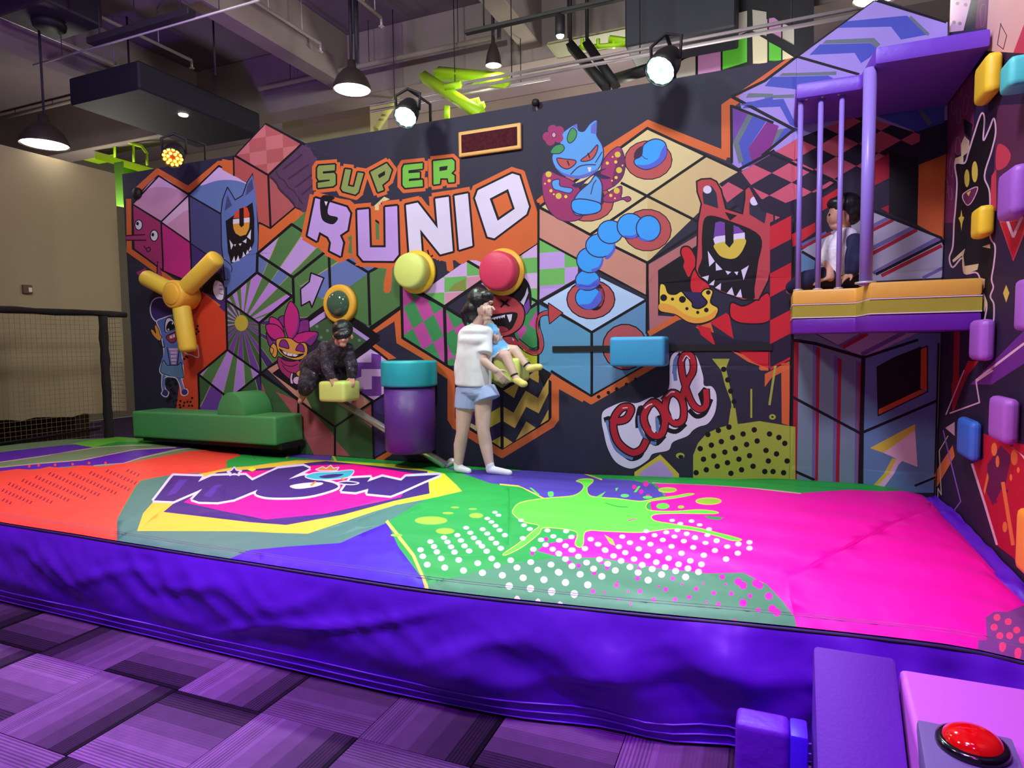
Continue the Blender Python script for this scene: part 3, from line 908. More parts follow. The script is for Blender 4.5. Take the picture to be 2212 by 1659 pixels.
SUP = {
 'S2': [268, 210, 462, 195, 460, 265, 318, 278, 318, 305, 450, 295, 470, 320, 470, 430, 440, 455, 258, 475, 255, 415, 400, 392, 400, 375, 268, 385, 250, 350, 250, 240],
 'U2': [585, 250, 655, 258, 615, 450, 690, 465, 735, 290, 805, 300, 740, 525, 705, 555, 555, 515, 535, 480],
 'P2': [885, 285, 1080, 180, 1140, 260, 1100, 380, 1025, 440, 1045, 500, 975, 525],
 'E2': [1290, 200, 1510, 178, 1508, 245, 1340, 265, 1340, 300, 1475, 290, 1475, 355, 1345, 365, 1345, 395, 1508, 378, 1512, 455, 1300, 475, 1270, 440, 1270, 240],
 'R2': [1635, 155, 1860, 130, 1890, 160, 1890, 260, 1850, 300, 1890, 330, 1890, 405, 1820, 410, 1810, 360, 1720, 360, 1715, 425, 1640, 435]}
A.run('''
p og 1220 640 1450 600 1600 700 2150 480 2200 900 2860 700 2885 760 2885 1130 2640 1290 2400 1450 2250 1380 2150 1340 2050 1340 2000 1380 1950 1380 1900 1340 1870 1340 1880 1440 1840 1480 1800 1460 1790 1360 1700 1330 1600 1310 1300 1300 1150 1400 1140 1600 1130 1700 1060 1700 1040 1640 1080 1440 700 1400
p og 90 1050 210 550 640 620 690 660 690 760 1240 640 1240 1380 740 1400 690 1300 600 1330 540 1360 380 1290
d og 44 1085 1690
e og 1100 1620 34 90
p gr 620 980 700 930 700 1280 600 1240 570 1150
p gr 935 890 1000 910 1000 1090 935 1090
p be 930 690 1050 580 1120 610 1010 650 1000 740 935 740
l bk 4.7 930 855 1000 900
''')
for k, w in (('og', 27), ('bk', 9)):
    for d in (LET, SUP):
        for n, p in d.items():
            A.line(k, w*(.82 if d is SUP else 1) if k == 'og' else (7 if d is SUP else 9), A.pts(p), True)
for d, c in ((LET, 'wh'), (SUP, None)):
    for n, p in d.items(): A.poly(c or {'S2': 'lgd', 'U2': 'lgd', 'P2': 'lgd', 'E2': 'lgl', 'R2': 'lgl'}[n], A.pts(p))
A.run('''
p lav 728 740 865 727 880 1185 1068 1185 1062 705 1205 690 1222 1270 1160 1348 800 1345 742 1275
p lav 228 597 420 650 600 705 645 780 610 980 520 1040 560 1130 530 1290 400 1225 415 1130 380 1060 275 1000 245 1110 135 1045
s bk 290 600 345 560 460 590 400 650 375 750 395 800 490 825 485 870 425 910 315 860 285 720
p wh 335 635 375 640 355 690
p bk 975 320 1060 270 1060 320 990 360
p bk 1710 225 1810 210 1800 260 1710 275
p bk 2310 603 2530 488 2610 725 2405 868
p og 2345 615 2515 528 2580 715 2420 825
l bk 3.5 1570 1220 1590 1300 1630 1285
F 0 0 1
p bk 1194 748 1668 746 1668 756 1194 758
''')
WALLY = 5.0
def w2(x, y): P = onY(x, y, WALLY); return (P.x, P.z)
# padded wall panels: seams in metres (x range, list of z cuts)
WX = [w2(278, 600)[0]-.2, w2(652, 700)[0], w2(1161.5, 600)[0], w2(1713.5, 600)[0], 1.4]
WZ = [[w2(610, 545)[1], w2(610, 871)[1]], [w2(880, 762)[1]], [w2(1400, 613)[1], w2(1500, 790)[1]], [w2(1990, 586)[1], w2(1800, 1010)[1]]]
seams = []
for k in range(1, 4): seams.append(((WX[k], -.5), (WX[k], 6)))
for k in range(4):
    for z in WZ[k]: seams.append(((WX[k], z), (WX[k+1], z)))
wv, wf, wt = partition(A.el, w2, extra_edges=seams)
WALLCOL = sorted({c for c, p in A.el})
def muralmat(c): return mat('mural_'+c, PAL[c], .62, 1.0, bump=(60, .12, .004), noise=(2.5, .05), spec=.25)
wall_back = empty('wall_back', (0, WALLY, 0)); tag(wall_back, kind='structure')
def panel_of(x, z):
    k = 0 if x < WX[1] else 1 if x < WX[2] else 2 if x < WX[3] else 3
    return (k, sum(z > q for q in WZ[k]))
groups = {}
for f, t in zip(wf, wt):
    if t < 0: continue
    c = sum((wv[i] for i in f), Vector((0, 0)))/3
    if c.y < -.02: continue
    groups.setdefault(panel_of(c.x, c.y), []).append((f, t))
for key, fs in sorted(groups.items()):
    dy = -.012 if key[0] in (2, 3) else 0     # right-hand panels sit slightly proud
    used = {}; V = []; F = []; MI = []; names = []
    for f, t in fs:
        c = A.el[t][0]
        if c not in names: names.append(c)
        q = []
        for i in f:
            if i not in used: used[i] = len(V); V.append((wv[i].x, WALLY+dy, wv[i].y))
            q.append(used[i])
        # orient towards the room (-Y)
        a, b, d = (Vector(V[i]) for i in q)
        if (b-a).cross(d-a).y > 0: q.reverse()
        F.append(tuple(q)); MI.append(names.index(c))
    o = fromdata('wall_panel', V, F, [muralmat(c) for c in names], wall_back, idx=MI)
    # edges pulled back into a soft rounded joint
    me = o.data; b = bmesh.new(); b.from_mesh(me)
    bd = [e for e in b.edges if e.is_boundary]
    r = bmesh.ops.extrude_edge_only(b, edges=bd)
    nv_ = [v for v in r['geom'] if isinstance(v, bmesh.types.BMVert)]
    cen = sum((v.co for v in b.verts), Vector())/len(b.verts)
    for v in nv_:
        v.co.y += .06
    for v in {v for e in bd for v in e.verts}: v.co.y += .004
    b.to_mesh(me); b.free()
# ------------------------------------------------------------------ floor
from mathutils import noise as mnoise
floor = fromdata('floor', [(-14, -4, -.012), (6, -4, -.012), (6, 14, -.012), (-14, 14, -.012)], [(0, 1, 2, 3)], mat('floor_base', (60, 40, 80), .9))
tag(floor, kind='structure')
def carpet_mat():
    m = bpy.data.materials.new('carpet_tile'); m.use_nodes = True; nt = m.node_tree; b = nt.nodes['Principled BSDF']
    b.inputs['Roughness'].default_value = .95; b.inputs['Specular IOR Level'].default_value = .1
    N = nt.nodes.new; K = nt.links.new
    tc = N('ShaderNodeTexCoord'); sp = N('ShaderNodeSeparateXYZ'); K(tc.outputs['Object'], sp.inputs[0])
    oi = N('ShaderNodeObjectInfo')
    def M(op, a, c=None, cl=False):
        q = N('ShaderNodeMath'); q.operation = op; q.use_clamp = cl
        for i, v in enumerate((a, c)):
            if v is None: continue
            if isinstance(v, (int, float)): q.inputs[i].default_value = v
            else: K(v, q.inputs[i])
        return q.outputs[0]
    v = M('MULTIPLY_ADD', sp.outputs['Y'], 2); v.node.inputs[2].default_value = .5     # 0..1 across the tile
    nz = N('ShaderNodeTexNoise'); nz.inputs['Scale'].default_value = 9; K(tc.outputs['Object'], nz.inputs['Vector'])
    band = N('ShaderNodeValToRGB'); band.color_ramp.interpolation = 'CONSTANT'; e = band.color_ramp.elements
    e[0].position = 0; e[0].color = (.035,)*3+(1,); e[1].position = .05; e[1].color = (.10,)*3+(1,)
    for p, c in ((.22, .17), (.4, .24), (.55, .33), (.72, .42), (.88, .5)):
        q = e.new(p); q.color = (c, c, c, 1)
    K(v, band.inputs[0])
    rib = M('SINE', M('MULTIPLY', v, 2*math.pi*34))
    mask = M('GREATER_THAN', M('ABSOLUTE', M('SUBTRACT', v, .5)), .27)
    dark = M('MULTIPLY', M('MULTIPLY', M('GREATER_THAN', rib, .1), mask), .45)
    val = M('MULTIPLY', band.outputs[0], M('SUBTRACT', 1, dark))
    val = M('MULTIPLY', val, M('ADD', M('MULTIPLY', nz.outputs['Fac'], .5), .75))
    val = M('MULTIPLY', val, M('ADD', M('MULTIPLY', oi.outputs['Random'], .9), .7))
    cm = N('ShaderNodeVectorMath'); cm.operation = 'SCALE'; cm.inputs[0].default_value = (.33, .125, .43); K(val, cm.inputs['Scale'])
    K(cm.outputs[0], b.inputs['Base Color'])
    fz = N('ShaderNodeTexNoise'); fz.inputs['Scale'].default_value = 400; K(tc.outputs['Object'], fz.inputs['Vector'])
    bp = N('ShaderNodeBump'); bp.inputs['Strength'].default_value = .5; bp.inputs['Distance'].default_value = .004
    K(M('ADD', fz.outputs['Fac'], M('MULTIPLY', rib, .4)), bp.inputs['Height']); K(bp.outputs[0], b.inputs['Normal'])
    return m
CT = carpet_mat()
tb = MB(); tb.box((-.2485, -.2485, -.006), (.2485, .2485, 0), bev=.0015, seg=1)
tile0 = None
th = math.radians(.717)
for j in range(-4, 1):
    for i in range(-10, 9):
        x = -3.03+.5*(math.cos(th)*(i+.5)-math.sin(th)*(j+.5)); y = 1.996+.5*(math.sin(th)*(i+.5)+math.cos(th)*(j+.5))
        if tile0 is None: o = tile0 = tb.build('carpet_tile', CT, floor)
        else: o = tile0.copy(); COL.objects.link(o); o.parent = floor
        o.location = (x, y, 0); o.rotation_euler = (0, 0, th+(math.pi/2*((i+j) % 2))+math.pi*random.choice((0, 0, 1)))
# ------------------------------------------------------------------ the inflated landing bag
BX0, BX1, BY0, BY1 = -7.05, .96, 2.34, 4.97
def ss(a, b, x): t = max(0, min(1, (x-a)/(b-a))); return t*t*(3-2*t)
def BYE(x): return BY0+.235*ss(-1.7, .9, x)      # front edge swings back towards the right wall
def hbag(x, y, edge=True):
    t = max(0, min(1, (y-BYE(x))/(BY1-BYE(x))))
    z = .525+.05*math.sin(math.pi*min(1, t*1.1))-.03*ss(.75, 1, t)+.07*ss(-4.2, -7, x)+.085*ss(-1.4, .2, x)*ss(.45, 1, t)
    d = min(x-BX0, BX1-x, y-BYE(x)); q = max(0, 1-max(d, 0)/.05); z -= .016*q*q*edge
    d = BX1-x; q = max(0, 1-max(d, 0)/.45); z -= .06*q*q
    n = mnoise.noise(Vector((x*.9, y*1.3, 0)))*.012+mnoise.noise(Vector((x*2.3, y*3.1, 4)))*.006
    m = ss(-1.2, .1, x)*ss(0, .2, t)
    n += m*.017*math.sin(19*y+2.2*math.sin(2.1*x+1)+3*x+2*mnoise.noise(Vector((x, y, 2))))*(.4+.6*mnoise.noise(Vector((x*1.5, y*1.5, 9))))
    n += .004*math.sin(23*y+3*math.sin(1.3*x))*ss(-2.6, -1.6, x)
    return z+n*min(1, max(0, min(x-BX0, BX1-x, y-BYE(x)))/.15+.15)
def b2(x, y):
    z = .53; P = onZ(x, y, z)
    for _ in range(7):
        z = hbag(max(BX0, min(BX1, P.x)), max(BYE(P.x), min(BY1, P.y)), 0); P = onZ(x, y, z)
    return (P.x, P.y)
BPAL = dict(bg=(38, 168, 72), gl=(120, 214, 60), olv=(124, 150, 112), vio=(96, 20, 190), vi2=(70, 4, 186), red=(255, 76, 60), rdk=(150, 14, 60), gg=(82, 130, 116), gg3=(82, 146, 104), yel=(240, 200, 66),
 ye2=(232, 236, 56), dv=(66, 34, 122), mag=(255, 0, 150), mg4=(255, 6, 176), wht=(226, 212, 244), ltg=(104, 232, 72), bvi=(86, 66, 176), yl3=(226, 206, 90), dv2=(88, 46, 160), cyn=(70, 180, 206), org=(236, 140, 60), pnk=(255, 70, 130), llg=(164, 210, 62), vdk=(134, 66, 142), wline=(226, 190, 170))
B = Art()
B.run('''
F 0 780 3.95
p olv -200 760 1300 560 1300 700 2100 720 2212 900 1900 1000 1300 1000 0 1000 -200 1000
p gl 600 705 1130 605 1400 600 1300 690 900 715 800 735
p bg 800 735 1000 690 1300 690 1300 715 900 730
p vio -200 800 0 780 500 722 640 710 790 737 400 805 0 862 -200 890
p vio -200 930 0 912 690 850 800 820 1150 752 1500 735 1750 712 1850 715 1500 748 1200 820 1050 872 800 892 700 890 0 945 -200 960
p vio 1930 740 2212 735 2212 770 2050 800
l wline 1.5 0 905 700 845 800 825 1150 755 1500 738
l wline 1.5 0 862 400 805 830 735 1300 715
l wline 1.5 800 892 1050 872 1200 825 1500 760 1640 740
p red -400 980 0 940 150 920 300 928 420 900 560 912 700 888 860 902 1000 880 1180 850 1300 830 1600 770 1900 745 2000 770 2050 800 2150 820 2200 850 2080 875 1950 900 1800 950 1500 965 1200 1020 1150 1080 1040 1270 1000 1350 995 1560 -400 1330
d red 12 250 895 330 890 470 885 620 880 760 870 900 868 2120 790 2180 810 1960 735
''')
for r_ in range(15):
    for k in range(34):
        x = -560+85*r_+38*k*.78; y = 1330-52*r_*.62+21*k*.62-(r_*10)
        if (x > 0 and 975-x*.045 < y < 1215-max(0, x-450)*.16 and x < 1180 and y > 915 and not (x < 300 and y < 1060-x*.25)):
            B.run('p rdk %f %f %f %f %f %f %f %f' % (x-2, y+12, x+20, y-12, x+34, y-14, x+14, y+12))
B.run('''
p gg 995 1560 1000 1350 1060 1240 1160 1070 1210 1022 1480 968 1700 955 1600 1100 1170 1450 1500 1560 2212 1600 2212 1700 1400 1660
F 540 780 3.95
p bg -200 850 0 770 345 770 700 800 1250 870 1650 920 1730 960 2212 950 2212 1660 1395 1660 1170 1380 700 1500 300 1500 -200 1300
p bvi 345 770 700 800 690 850 330 820
F 0 0 1
p gg 253 1160 296 1140 540 1140 664 1150 860 1085 945 1070 955 1078 836 1130 735 1173 616 1181 540 1188 470 1206 470 1230 253 1180
F 540 780 3.95
p bvi 0 745 345 770 310 820 -100 780
l yl3 4 350 770 310 825
l yl3 4 705 800 735 855
p gg -150 1450 490 1475 860 1380 1240 1225 1560 1205 1170 1380 760 1555 300 1585 -150 1625
F 0 0 1
p bg 925 1268 837 1128 960 1060 1080 1020 1220 1016 1480 1020 2010 1050 2010 1100 1700 1250 1730 1400 1200 1330
p vi2 470 1206 540 1188 616 1181 735 1173 836 1129 860 1180 925 1268 925 1330 470 1260
p gg3 925 1330 915 1262 1010 1240 1200 1204 1301 1208 1428 1230 1529 1240 1605 1238 1656 1263 1689 1298 1716 1334 1740 1420
p bvi 960 1010 1080 1018 1190 1012 1245 1015 1295 1033 1371 1038 1410 1046 1434 1071 1384 1082 1257 1069 1180 1080 1120 1050 1060 1044
p mg4 1409 1043 1460 1044 1640 1055 1730 1065 1900 1061 1985 1064 2060 1100 2300 1300 2300 1500 1740 1420 1727 1360 1716 1333 1689 1297 1656 1262 1605 1237 1529 1239 1428 1229 1301 1206 1200 1201 1160 1190 1181 1175 1265 1150 1409 1112 1404 1084 1440 1079 1430 1058
d mg4 5 1180 1165 1150 1195 1230 1215 1370 1052 1385 1062 1400 1072 1300 1215 1380 1228 1250 1222
d mg4 6 1452 1080 1395 1045 1480 1245 1560 1246
l yl3 3 1190 1012 1245 1016 1300 1036
l yl3 3 1080 1046 1120 1050 1178 1078
l yl3 7 836 1126 893 1200 928 1275
l wline 2 1409 1043 1640 1056 1730 1066
F 1200 1100 3.95
d mg4 20 320 700 520 650 720 700 840 770 940 685 1020 770 1140 750 1200 680 1390 810 1350 715 1500 720 1660 740 1730 860 1640 970 1790 960 440 500 700 590 330 545 1000 590
d mg4 11 420 710 620 700 1290 790 640 800 1170 925 1440 920 530 620 1080 640 880 660 1260 630 1450 640 540 770 1530 920
d mg4 34 1560 620 1600 650 1710 630 1740 650 1820 740 1600 800 1890 880 1850 850 1970 1000
F 0 0 1
p yel 296 1147 309 1109 332 1083 400 1030 500 1010 540 1007 641 994 717 995 854 1003 922 1015 960 1023 998 1061 955 1071 854 1091 664 1153 540 1148
p ye2 717 995 854 1003 922 1015 960 1023 998 1061 955 1071 860 1090 860 1040
p dv 353 1106 384 1080 470 1020 540 1014 616 1006 705 996 768 1002 923 1018 928 1066 851 1082 740 1112 618 1134 540 1128
p mag 397 1085 500 1020 540 1018 682 1005 768 1003 907 1025 872 1062 866 1074 700 1110 573 1122
''')
WOWL = [('F 0 0 1', 'p', [332, 1081, 375, 1027, 437, 1029, 428, 1041, 458, 1028, 530, 1026, 545, 1038, 600, 1012, 655, 1006, 668, 1012, 620, 1037, 560, 1056, 505, 1079, 470, 1085, 430, 1084, 415, 1079, 437, 1056, 375, 1083]),
 ('F 540 780 3.95', 's', [50, 1120, 130, 1050, 340, 1005, 480, 975, 620, 1020, 720, 1045, 745, 1080, 600, 1130, 430, 1160, 200, 1165, 90, 1150]),
 ('F 540 780 3.95', 'p', [780, 1110, 860, 1000, 1030, 990, 1000, 1030, 1130, 985, 1290, 1020, 1330, 985, 1620, 970, 1500, 1020, 1300, 1110, 1200, 1150, 1000, 1130, 1010, 1090, 900, 1120])]
for f, k, p in WOWL:
    B.run(f); q = B.pts(p); q = smooth_pts(q, 1) if k == 's' else q; B.line('wht', 9, q, True)
for f, k, p in WOWL:
    B.run(f); q = B.pts(p); q = smooth_pts(q, 1) if k == 's' else q; B.poly('dv', q)
B.run('''
F 0 780 3.95
p dv2 1420 1150 1530 1010 1600 1010 1500 1130
p dv2 1730 1150 1830 1060 1900 1050 1800 1160
so dv wht 3 1940 945 1975 930 2000 905 2020 930 2060 935 2035 955 2040 975 2000 962 1960 975 1970 955
F 540 780 3.95
s wht 340 1065 460 1040 600 1035 620 1050 540 1075 400 1090
so cyn wht 2 470 985 560 950 700 945 880 930 840 990 700 1010 560 1012
s dv 590 985 700 965 800 965 740 990 640 1000
l org 4 520 1060 560 1030
l org 4 780 1000 830 1035
so dv wht 2 740 1040 830 1025 930 1040 860 1055
po org wht 2 560 925 620 900 650 915 690 888 710 912 760 905 740 935 590 935
po ye2 ye2 1 -20 925 20 905 50 925 20 940
''')
B.run('''
F 540 780 3.95
e llg 1545 1360 140 35
e llg 1665 1450 80 26
e llg 1930 1318 60 22
e llg 1690 1297 48 10
e llg 1250 1485 50 12
e llg 1750 1248 36 7
e llg 1900 1262 36 7
F 1080 780 3.95
so ltg yl3 1.6 110 1270 180 1205 400 1168 600 1152 680 1120 715 1070 690 1038 650 1022 700 1006 780 1006 795 1028 745 1080 760 1140 830 1160 1000 1172 1200 1195 1330 1172 1500 1150 1600 1130 1655 1136 1500 1168 1300 1192 1250 1225 1255 1262 1330 1278 1500 1280 1700 1268 1840 1282 1830 1302 1500 1300 1310 1312 1320 1360 1500 1392 1700 1425 1850 1462 2060 1520 1980 1532 1850 1492 1650 1445 1450 1432 1200 1462 900 1452 735 1452 712 1560 680 1590 640 1560 660 1475 600 1442 380 1422 330 1475 200 1580 60 1652 30 1642 150 1560 280 1452 330 1402 200 1372 120 1312
eo llg yl3 2 1430 1100 76 20
eo llg yl3 2 1780 1195 108 28
e ltg 1390 1238 56 26
e llg 1545 1245 28 13
e ltg 1260 1162 42 12
eo ltg cyn 1 1065 1148 36 14
p ltg 1140 1120 1180 1065 1200 1068 1165 1118
p ltg 985 1085 1012 1080 990 1112
p ltg 250 1080 270 1080 340 1140 320 1145
so ltg cyn 1 410 1120 450 1115 455 1150 420 1155
p ltg 820 1160 905 1110 860 1165
p bg 1740 1320 1910 1335 1870 1355 1780 1345
p llg 890 1480 960 1520 985 1575 940 1560
c bg 2 900 1210 1000 1240 1090 1245
c mg4 2 1090 1360 1165 1345
''')
T_ = [995,95,1160,100,1065,122,1230,132,1310,170,775,187,945,197,1040,180,1120,208,1295,222,570,233,745,248,845,222,1015,232,1190,242,1375,267,635,285,810,298,915,262,1095,272,1280,285,1560,295,1465,317,710,338,885,358,990,317,1175,325,1360,352,1655,282,1655,332,1555,375,1075,375,1265,392,1455,425,785,398,965,418,1150,440,595,370,670,425,860,452,1050,470,1245,470,495,398,560,440,740,475,935,495,1130,505,425,352,375,427,445,465,635,493,825,510,1025,527,1220,535,300,255,365,300,145,348,250,335,195,402,265,455,325,508,510,522,705,540,905,557,1110,578,85,425,140,485,210,555,395,573,790,605,30,380,30,540,85,625,275,645,160,722,540,320,35,265,85,312,135,237,90,188,40,800]
S_ = [1540,1540,1655,1505,1770,1485,1845,1422,1985,1435,2130,1443,1570,1582,1685,1543,1800,1530,1910,1508,2025,1472,2060,1372,2095,1405,2025,1343,2120,1315,2090,1290,1880,1465,1595,1628,1715,1585,1830,1577,1950,1548,2060,1513,2175,1485,1870,1620,1980,1580,2100,1553,2020,1622,2140,1597,1745,1630,1455,1610]
U_ = [990,5,1115,20,1235,30,1365,52,1460,20,1590,32,1727,45,1865,62,1020,62,1140,82,1268,102,1397,118,1497,67,1633,82,1775,98,1915,113,1533,135,1675,152,1817,165,1580,208,1725,225,1870,245,1632,287,1775,305,1925,323]
N_ = [180,1358,205,1400,255,1433,195,1512,350,1525,455,1495,405,1445,565,1450,505,1530,610,1500,390,1568,450,1605,285,1605,560,1575,500,1640,610,1612,725,1600,775,1520,835,1562,895,1610]
for f, L in (('F 1200 1100 3.95', T_), ('F 540 780 3.95', S_), ('F 600 1200 3.16', U_), ('F 1080 780 3.95', N_)):
    B.run(f)
    for i in range(0, len(L), 2):
        y = B.pt(L[i], L[i+1])[1]; rx = 6.2+(y-1110)*.012; ry = 3.2+(y-1110)*.030
        B.poly('wht', B.ell(L[i], L[i+1], rx*B.f[2], ry*B.f[2], 0, 12))
B.run('''
F 1540 1200 3.2917
p vdk 1940 440 2000 400 2100 400 2212 340 2400 340 2400 800 2010 740 1880 655 1890 600 1950 600
d pnk 26 2020 440 2100 470 2160 530 2040 570 2000 510 2110 570 2200 600 2060 640 2170 680 2120 720 1990 690
p ye2 1880 650 1990 720 1985 735 1880 690
''')
bel = [('bg', [(BX0+(BX1-BX0)*k/80, BYE(BX0+(BX1-BX0)*k/80)) for k in range(81)]+[(BX1, BY1), (BX0, BY1)])]
for c, p in B.el:
    q = [b2(*xy) for xy in p]
    if all(a > BX1 or a < BX0-1.5 or b_ > BY1+.6 or b_ < BY0-.5 for a, b_ in q): continue
    bel.append((c, q))
gp = [(BX0+.03+i*.055, BY0+.02+j*.05) for i in range(int((BX1-BX0)/.055)) for j in range(int((BY1-BY0)/.05))]
gp = [p for p in gp if p[1] > BYE(p[0])+.02]+[(BX0+i*.055, BYE(BX0+i*.055)+d) for i in range(1, int((BX1-BX0)/.055)) for d in (.006, .05)]
bv_, bf_, bt_ = partition(bel, lambda a, b_: (a, b_), gp)
bag = empty('landing_bag', (-3, BY0, 0)); tag(bag, 'huge inflated landing bag printed red, violet, green and magenta, filling the floor below the wall', 'landing bag')
names = sorted({c for c, p in bel})
def bagmat(c): return mat('bag_'+c, BPAL[c], .5, .84, bump=(7, .35, .03, 1), spec=.3, cap=.95)
V = [(v.x, v.y, hbag(v.x, v.y)) for v in bv_]; F = []; MI = []
for f, t in zip(bf_, bt_):
    if t < 0: continue
    a, b_, d = (Vector(V[i]) for i in f); f = tuple(f)
    F.append(f if (b_-a).cross(d-a).z > 0 else f[::-1]); MI.append(names.index(bel[t][0]))
fromdata('top_sheet', V, F, [bagmat(c) for c in names], bag, smooth=True, idx=MI)
# violet skirt round the bag
def skirt_y(x, z):
    t = z/.5
    fold = .018*math.sin(8.5*x+9*z+2.5*math.sin(1.9*x))*ss(-1.9, -.2, x)*(1-.4*t)+.012*math.sin(33*x+10*z)*ss(.1, .5, x)*ss(.5, .9, t)+.010*math.sin(26*x+14*z*math.sin(x*2)+3*math.sin(5*x))*ss(-3.6, -4.6, x)*ss(.35, .8, t)
    fold += .014*mnoise.noise(Vector((x*2.6+z*4, z*4, 1)))*ss(.05, .4, t)
    k = mnoise.noise(Vector((x*5+z*7, z*2.5, 5))); fold += .012*(1-abs(k)*2.2)*ss(.25, .7, t)*(.5+.5*mnoise.noise(Vector((x*1.3, 0, 3))))
    k = mnoise.noise(Vector((x*1.7-z*3.5, z*3, 8))); fold += .013*max(0, 1-abs(k)*5)*ss(-4.5, -2.5, x)*ss(.15, .5, t)
    return BYE(x)-.012-.04*math.sin(math.pi*min(1, max(0, t)))-2.4*fold*math.sin(math.pi*min(1, .1+.9*t))
nx, nz = 620, 22
V = []; F = []
for i in range(nx+1):
    x = BX0+(BX1+.03-BX0)*i/nx; top = hbag(min(x, BX1), BYE(x))-.004
    for j in range(nz+1):
        z = .012+(top-.012)*j/nz; V.append((x, skirt_y(x, z) if j < nz else BYE(x)-.004, z))
for i in range(nx):
    for j in range(nz): a = i*(nz+1)+j; F.append((a, a+nz+1, a+nz+2, a+1))
VIO = mat('violet_vinyl', (92, 20, 190), .36, 1.0, bump=(7, .45, .03, 1), spec=.5)
VIOL = mat('violet_seam', (140, 80, 225), .5)
fromdata('skirt', V, F, VIO, bag, smooth=True)
for z in (.016, .052, .092):
    m = MB(); m.tube([(x, skirt_y(x, z)-.003, z) for x in [BX0+k*.1 for k in range(81)]], .0035, 5); m.build('hem_seam', VIOL, bag)
m = MB(); m.tube([(x, BYE(x)-.006, hbag(x, BYE(x))-.012) for x in [BX0+k*.1 for k in range(81)]], .007, 6); m.build('edge_piping', mat('dark_piping', (30, 10, 50), .6), bag)
for d in (.055, .075):
    m = MB(); m.tube([(x, BYE(x)+d, hbag(x, BYE(x)+d)+.0002) for x in [BX0+.05+k*.1 for k in range(80)]], .0014, 4); m.build('stitching', mat('stitch_line', (120, 96, 120), .6), bag)
# side walls
V = []; F = []
for i in range(41):
    y = BY0+(BY1-BY0)*i/40; z = hbag(BX0, y)-.004
    V += [(BX0-.004, y, 0), (BX0-.03, y, z*.5), (BX0, y, z)]
for i in range(40):
    for j in range(2): a = i*3+j; F.append((a, a+1, a+4, a+3))
fromdata('side_skirt', V, F, VIO, bag, smooth=True)
# crumpled strip between bag and right wall
V = []; F = []
for i in range(91):
    y = BYE(1)-.05+(BY1-BYE(1)+.05)*i/90
    for j in range(7):
        t = j/6; x = BX1-.06+t*(1.008-BX1+.06)
        z = hbag(BX1-.02, max(BYE(1), y))-.05+.055*t+.035*math.sin(9*y+3*t+2*math.sin(4*y))*math.sin(math.pi*min(1, t+.15))+.02*mnoise.noise(Vector((y*6, t*3, 0)))
        V.append((x, y, z))
for i in range(90):
    for j in range(6): a = i*7+j; F.append((a, a+7, a+8, a+1))
fromdata('gap_cover', V, F, VIO, bag, smooth=True)
